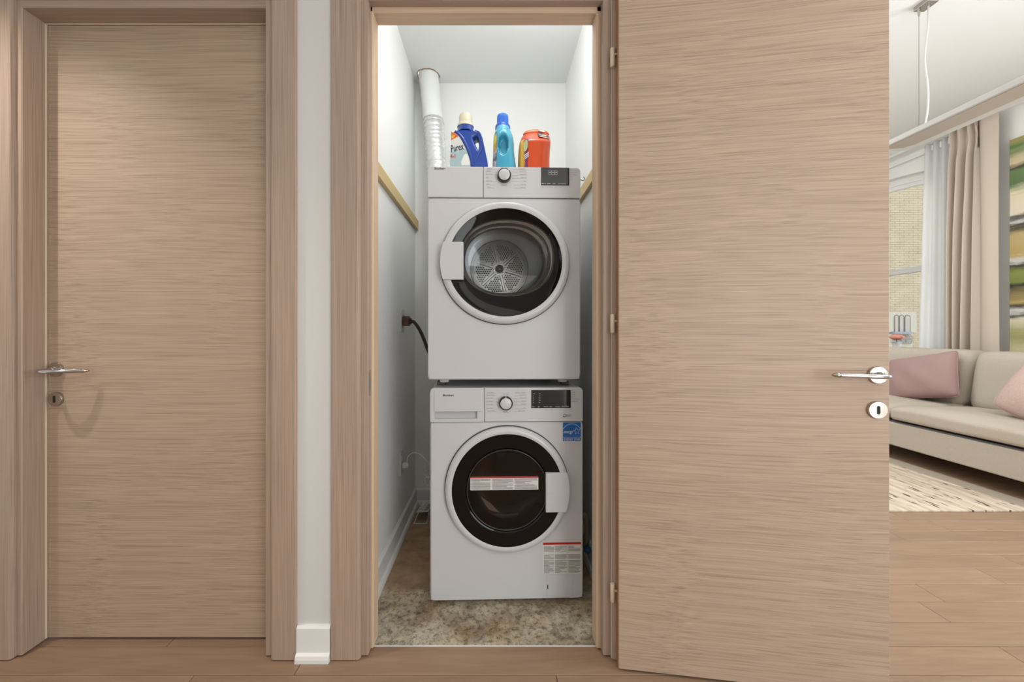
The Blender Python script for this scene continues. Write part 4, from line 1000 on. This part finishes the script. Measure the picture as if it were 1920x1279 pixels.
# rug
def rug_mat():
    m = bpy.data.materials.new('cream_rug_pile'); m.use_nodes = True; N = m.node_tree.nodes; L = m.node_tree.links; b = N['Principled BSDF']; b.inputs['Roughness'].default_value = .95
    tc = N.new('ShaderNodeTexCoord')
    def nz(sc, det, s=1):
        mp = N.new('ShaderNodeMapping'); mp.inputs['Scale'].default_value = sc; L.new(tc.outputs['Object'], mp.inputs['Vector'])
        n = N.new('ShaderNodeTexNoise'); n.inputs['Scale'].default_value = s; n.inputs['Detail'].default_value = det; L.new(mp.outputs[0], n.inputs['Vector']); return n.outputs['Fac']
    def ramp(f, st):
        r = N.new('ShaderNodeValToRGB'); L.new(f, r.inputs['Fac']); e = r.color_ramp.elements; e[0].position, e[0].color = st[0][0], lin(st[0][1]); e[1].position, e[1].color = st[1][0], lin(st[1][1]); return r.outputs['Color']
    base = ramp(nz((26, 3, 1), 3), [(.36, 'B8A894'), (.62, 'D6C6B4')]); dash = ramp(nz((44, 9, 1), 1), [(.315, '4A4034'), (.36, 'FFFFFF')])
    mm = N.new('ShaderNodeMix'); mm.data_type = 'RGBA'; mm.blend_type = 'MULTIPLY'; mm.inputs['Factor'].default_value = .9; L.new(base, mm.inputs[6]); L.new(dash, mm.inputs[7]); L.new(mm.outputs[2], b.inputs['Base Color'])
    bp = N.new('ShaderNodeBump'); bp.inputs['Strength'].default_value = .8; bp.inputs['Distance'].default_value = .006; L.new(nz((40, 6, 1), 3), bp.inputs['Height']); L.new(bp.outputs['Normal'], b.inputs['Normal']); return m
rg_ = tag(empty('rug', (2.4, 3.6, 0)), 'cream rug with dark dashes lying in front of the sofa', 'rug')
MB().box(-.95, .78, -1.25, 1.25, .0005, .010).build('pile', rug_mat(), rg_, bev=.002)
MB().box(.78, .915, -1.25, 1.25, .0005, .009).build('border_band', mat('grey_rug_border', 'A69A8A', .95, bump=1, bscale=120), rg_, bev=.002)
# sofa
sf = tag(empty('sofa', (3.30, 3.36, 0)), 'long beige fabric sofa on low chrome legs under the window wall', 'sofa')
def softbox(x0, x1, y0, y1, z0, z1, name, m, par, r=.05, puff=.02, seed=0, shear=0):
    b = bmesh.new(); nx, ny, nz_ = 8, 12, 6
    bmesh.ops.create_grid
    MBb = MB(); rr = random.Random(seed)
    # build a subdivided box by lofting rings round the y axis
    def prof(inset, y):
        pts = []
        cx, cz, hx_, hz_ = (x0+x1)/2, (z0+z1)/2, (x1-x0)/2-inset, (z1-z0)/2-inset
        n = 40
        for k in range(n):
            a = 2*PI*k/n; c_, s_ = math.cos(a), math.sin(a); p = 5; q = (abs(c_)**p+abs(s_)**p)**(-1/p)
            X = cx+hx_*q*c_; Z = cz+hz_*q*s_
            pts.append((X+shear*(Z-z0), y, Z))
        return pts
    rings = []; L_ = y1-y0
    for j in range(25):
        t = j/24; e = min(t, 1-t)*L_; ins = r-math.sqrt(max(0, r*r-(r-min(e, r))**2)) if e < r else 0
        g = prof(ins, y0+L_*t); k = puff*math.sin(PI*t)**.5
        rings.append([(x, y, z+(k if z > (z0+z1)/2 else 0)+.004*math.sin(9*t+3*x+seed)*(z > z0+.05)) for x, y, z in g])
    b.free()
    return MBb.loft(rings).build(name, m, par, smooth=True)
L0_, L1_ = -.94, .94
MB().box(.02, .98, -1.10, 1.14, .115, .308).build('base', 'fabric', sf, bev=.012, seg=3)
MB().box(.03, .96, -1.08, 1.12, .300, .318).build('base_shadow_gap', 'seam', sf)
softbox(.0, .86, -.94, -.003, .318, .440, 'seat_cushion', 'fabric', sf, .045, .014, 1)
softbox(.0, .86, .003, .94, .318, .440, 'seat_cushion', 'fabric', sf, .045, .014, 2)
softbox(.64, .89, -.95, -.004, .42, .885, 'back_cushion', 'fabric', sf, .07, .02, 3, .16)
softbox(.64, .89, .004, .95, .42, .885, 'back_cushion', 'fabric', sf, .07, .02, 4, .16)
MB().box(.88, .985, -1.10, 1.14, .20, .80).build('back_frame', 'fabric', sf, bev=.03, seg=4)
softbox(.0, .985, -1.13, -.945, .12, .62, 'armrest', 'fabric', sf, .05, .01, 5)
softbox(.0, .985, .945, 1.17, .12, .62, 'armrest', 'fabric', sf, .05, .01, 6)
for x in (.08, .95):
    for y in (-.86, .95): MB().tube([(x, y, 0), (x, y, .117)], .014, 14).build('leg', 'chrome', sf, smooth=True)
# cushions
def pillow(name, label, loc, rot, w, h, d, m, seed, pinch=.07):
    o = tag(bpy.data.objects.new(name, None), label, 'cushion'); C.objects.link(o); o.location = loc; o.rotation_euler = rot
    n = 28; rr = random.Random(seed); b = MB(); V = {}
    for s in (1, -1):
        for i in range(n+1):
            for j in range(n+1):
                u, v = -1+2*i/n, -1+2*j/n
                edge = i in (0, n) or j in (0, n)
                ck = 1-.05*(abs(u)*abs(v))**8; px_ = ck*u*w/2*(1-pinch*(1-abs(v)**2)*abs(u)**4); pz_ = ck*v*h/2*(1-pinch*(1-abs(u)**2)*abs(v)**4)
                t = d/2*((1-u**2)*(1-v**2))**.42
                t += .005*math.sin(7*u+5*v+seed)*(1-u*u)*(1-v*v)
                if edge:
                    if s == -1: continue
                    V[(1, i, j)] = V[(-1, i, j)] = b.b.verts.new((px_, 0, pz_))
                else: V[(s, i, j)] = b.b.verts.new((px_, -s*t, pz_))
    for s in (1, -1):
        for i in range(n):
            for j in range(n):
                b.b.faces.new([V[(s, i, j)], V[(s, i+1, j)], V[(s, i+1, j+1)], V[(s, i, j+1)]])
    b.build('cushion_cover', m, o, smooth=True)
    # seam piping along the edge
    e = [V_ for V_ in ()]
    path = [((1-.05*(abs(u)*abs(v))**8)*u*w/2*(1-pinch*(1-abs(v)**2)*abs(u)**4), 0, (1-.05*(abs(u)*abs(v))**8)*v*h/2*(1-pinch*(1-abs(u)**2)*abs(v)**4)) for u, v in [(-1+2*k/28, -1) for k in range(28)]+[(1, -1+2*k/28) for k in range(28)]+[(1-2*k/28, 1) for k in range(28)]+[(-1, 1-2*k/28) for k in range(29)]]
    MB().tube(path, .0035, 6, caps=False).build('seam', m, o, smooth=True)
    return o
pillow('sofa_cushion', 'smooth dusty pink rectangular cushion leaning on the far half of the sofa', (3.88, 3.62, .650), (math.radians(-16), math.radians(-13), math.radians(-84)), .56, .41, .19, 'pink', 1, .05)
pillow('sofa_cushion', 'pale pink boucle cushion at the right edge of the frame', (3.785, 2.63, .63), (math.radians(-18), math.radians(22), math.radians(-80)), .52, .46, .24, 'pinkb', 2, -.05)
# vase with a rose on the sill
vz = .8005
vs = tag(empty('flower_vase', (4.505, 4.46, vz)), 'small white vase holding a pink-orange rose on the window sill', 'vase')
smooth_by_angle(MB().lathe([(.028, 0), (.032, .02), (.030, .07), (.036, .12), (.044, .145), (.042, .147), (.03, .12)], 0, 0, 24, 'Z', caps=(True, False)).build('vase_body', 'wplast', vs))
Mro = mat('rose_petal', 'F0A090', .6, spec=.2, var=.25, vscale=30); Mle = mat('leaf_green', '2E4A26', .6)
rs = empty('rose', (0, 0, .19)); rs.parent = vs
rs_b = MB()
for ring_, (rad, ht, cnt) in enumerate(((.010, .045, 4), (.020, .046, 6), (.033, .042, 7), (.046, .030, 8))):
    for k in range(cnt):
        a = 2*PI*k/cnt+ring_*.5; ca, sa = math.cos(a), math.sin(a); wv = 2.4*rad*math.sin(PI/cnt)+.006
        P = lambda r, t, h: (r*ca-t*sa, r*sa+t*ca, h)
        rs_b.loft([[P(rad*.5, -wv*.4, -.01), P(rad*.55, 0, -.014), P(rad*.5, wv*.4, -.01)], [P(rad, -wv, ht*.4), P(rad*1.08, 0, ht*.3), P(rad, wv, ht*.4)], [P(rad*1.05, -wv*.7, ht), P(rad*1.25, 0, ht*1.05), P(rad*1.05, wv*.7, ht)]], (False, False), close=False)
C.objects.unlink(rs); bpy.data.objects.remove(rs)
rb = rs_b.build('rose_bloom', Mro, vs, smooth=True, solid=.001); rb.location = (.0, 0, .180)
lv = MB()
for k, (a, l) in enumerate(((2.8, .07), (3.6, .08), (.6, .06), (5.0, .06))):
    d = Vector((math.cos(a), math.sin(a), -.1)); s_ = Vector((-math.sin(a), math.cos(a), 0)); p = Vector((0, 0, .145))
    lv.poly([p, p+d*l*.5+s_*.018, p+d*l, p+d*l*.5-s_*.018])
lv.build('leaves', Mle, vs, solid=.001)
MB().tube([(0, 0, .02), (0, 0, .17)], .003, 8).build('stem', Mle, vs)
# ---- outside
YO = 9.2
bw = tag(empty('brick_building', (11, YO, -3)), 'buff brick building wall standing outside the window', 'building')
MB().box(-5.5, 7, .06, .5, 0, 16).build('wall_core', 'mortar', bw)
bk = MB(); r_ = random.Random(9)
zc = 2.0; row = 0
while zc < 8.6:
    x = -3.6+(.11 if row % 2 else 0)
    while x < .6:
        dz = r_.uniform(-.003, .003); bk.box(x, x+.205, .056+dz*.5, .062, zc, zc+.046); x += .212
    zc += .053; row += 1
bk = bk.build('brickwork', 'brickm', bw); bk['kind'] = 'stuff'
MB().box(-3.6, .6, .01, .062, 8.6, 16).box(-5.5, -3.6, .02, .062, 0, 16).box(.6, 7, .02, .062, 0, 16).build('brick_field', 'brickm', bw)
# stone niche panel below, nearer the window
def PX(px, py, Y): x, z = px3(px, py, Y); return x, z
YN = 7.4
nb = tag(empty('stone_balustrade', (7.4, YN, 0)), 'pale stone panel with three narrow arched niches outside the window', 'balustrade')
def nx_(px, py): x, z = px3(px, py, YN); return x-7.4, z
x0, zt_ = nx_(1650, 585); x1, zb_ = nx_(1724, 623)
MB().box(x0, x1, .05, .16, zb_, zt_).build('stone_panel', 'stone', nb)
for i, (a, c) in enumerate(((1681, 1690), (1690.5, 1700), (1701, 1712))):
    u0, zt2 = nx_(a+.6, 590.5); u1, zb2 = nx_(c-.6, 622)
    fr_ = []; r = (u1-u0)/2; cx = (u0+u1)/2
    arch = [(u1, zb2)]+[(cx+r*math.cos(PI*k/8), zt2-r+r*math.sin(PI*k/8)) for k in range(9)]+[(u0, zb2)]
    b = MB(); pth = [(x, .045, z) for x, z in arch]; b.tube(pth, .0055, 6); b.build('arch_rib', 'seam', nb)
    MB().prism([(x, z) for x, z in arch], .044, .052).build('niche', mat('niche_stone', 'A89C90', .8), nb)
sx0, sz0 = nx_(1676, 626); sx1, sz1 = nx_(1702, 622)
MB().box(sx0, sx1+.06, -.02, .10, sz0, sz1).build('ledge', 'slate', nb)
x0, zt_ = nx_(1650, 626.5); x1, zb_ = nx_(1716, 700)
MB().box(x0, x1, .05, .16, zb_-3.0, zt_).build('stone_base', 'stone', nb)
ir = MB()
for k in range(4):
    cx, cz = nx_(1682+k*8.6, 638)
    for s in (-1, 1):
        ir.tube([(cx+s*(.012+.0032*t)*math.cos(t*.55), .02, cz+(.02+.0062*t)*math.sin(t*.55)) for t in range(16)], .0050, 6)
cx0, cz0 = nx_(1678, 630); cx1, _ = nx_(1713, 630)
ir.tube([(cx0+(cx1-cx0)*t/24, .02, cz0+.012*math.sin(t*PI/4)) for t in range(25)], .006, 6)
ir.build('scrolled_ironwork', 'iron', nb)
g = MB().box(4.72, 40, -10, 30, -3.05, -3.0).build('ground_outside', 'mortar'); struct(g); g.name = 'ground'
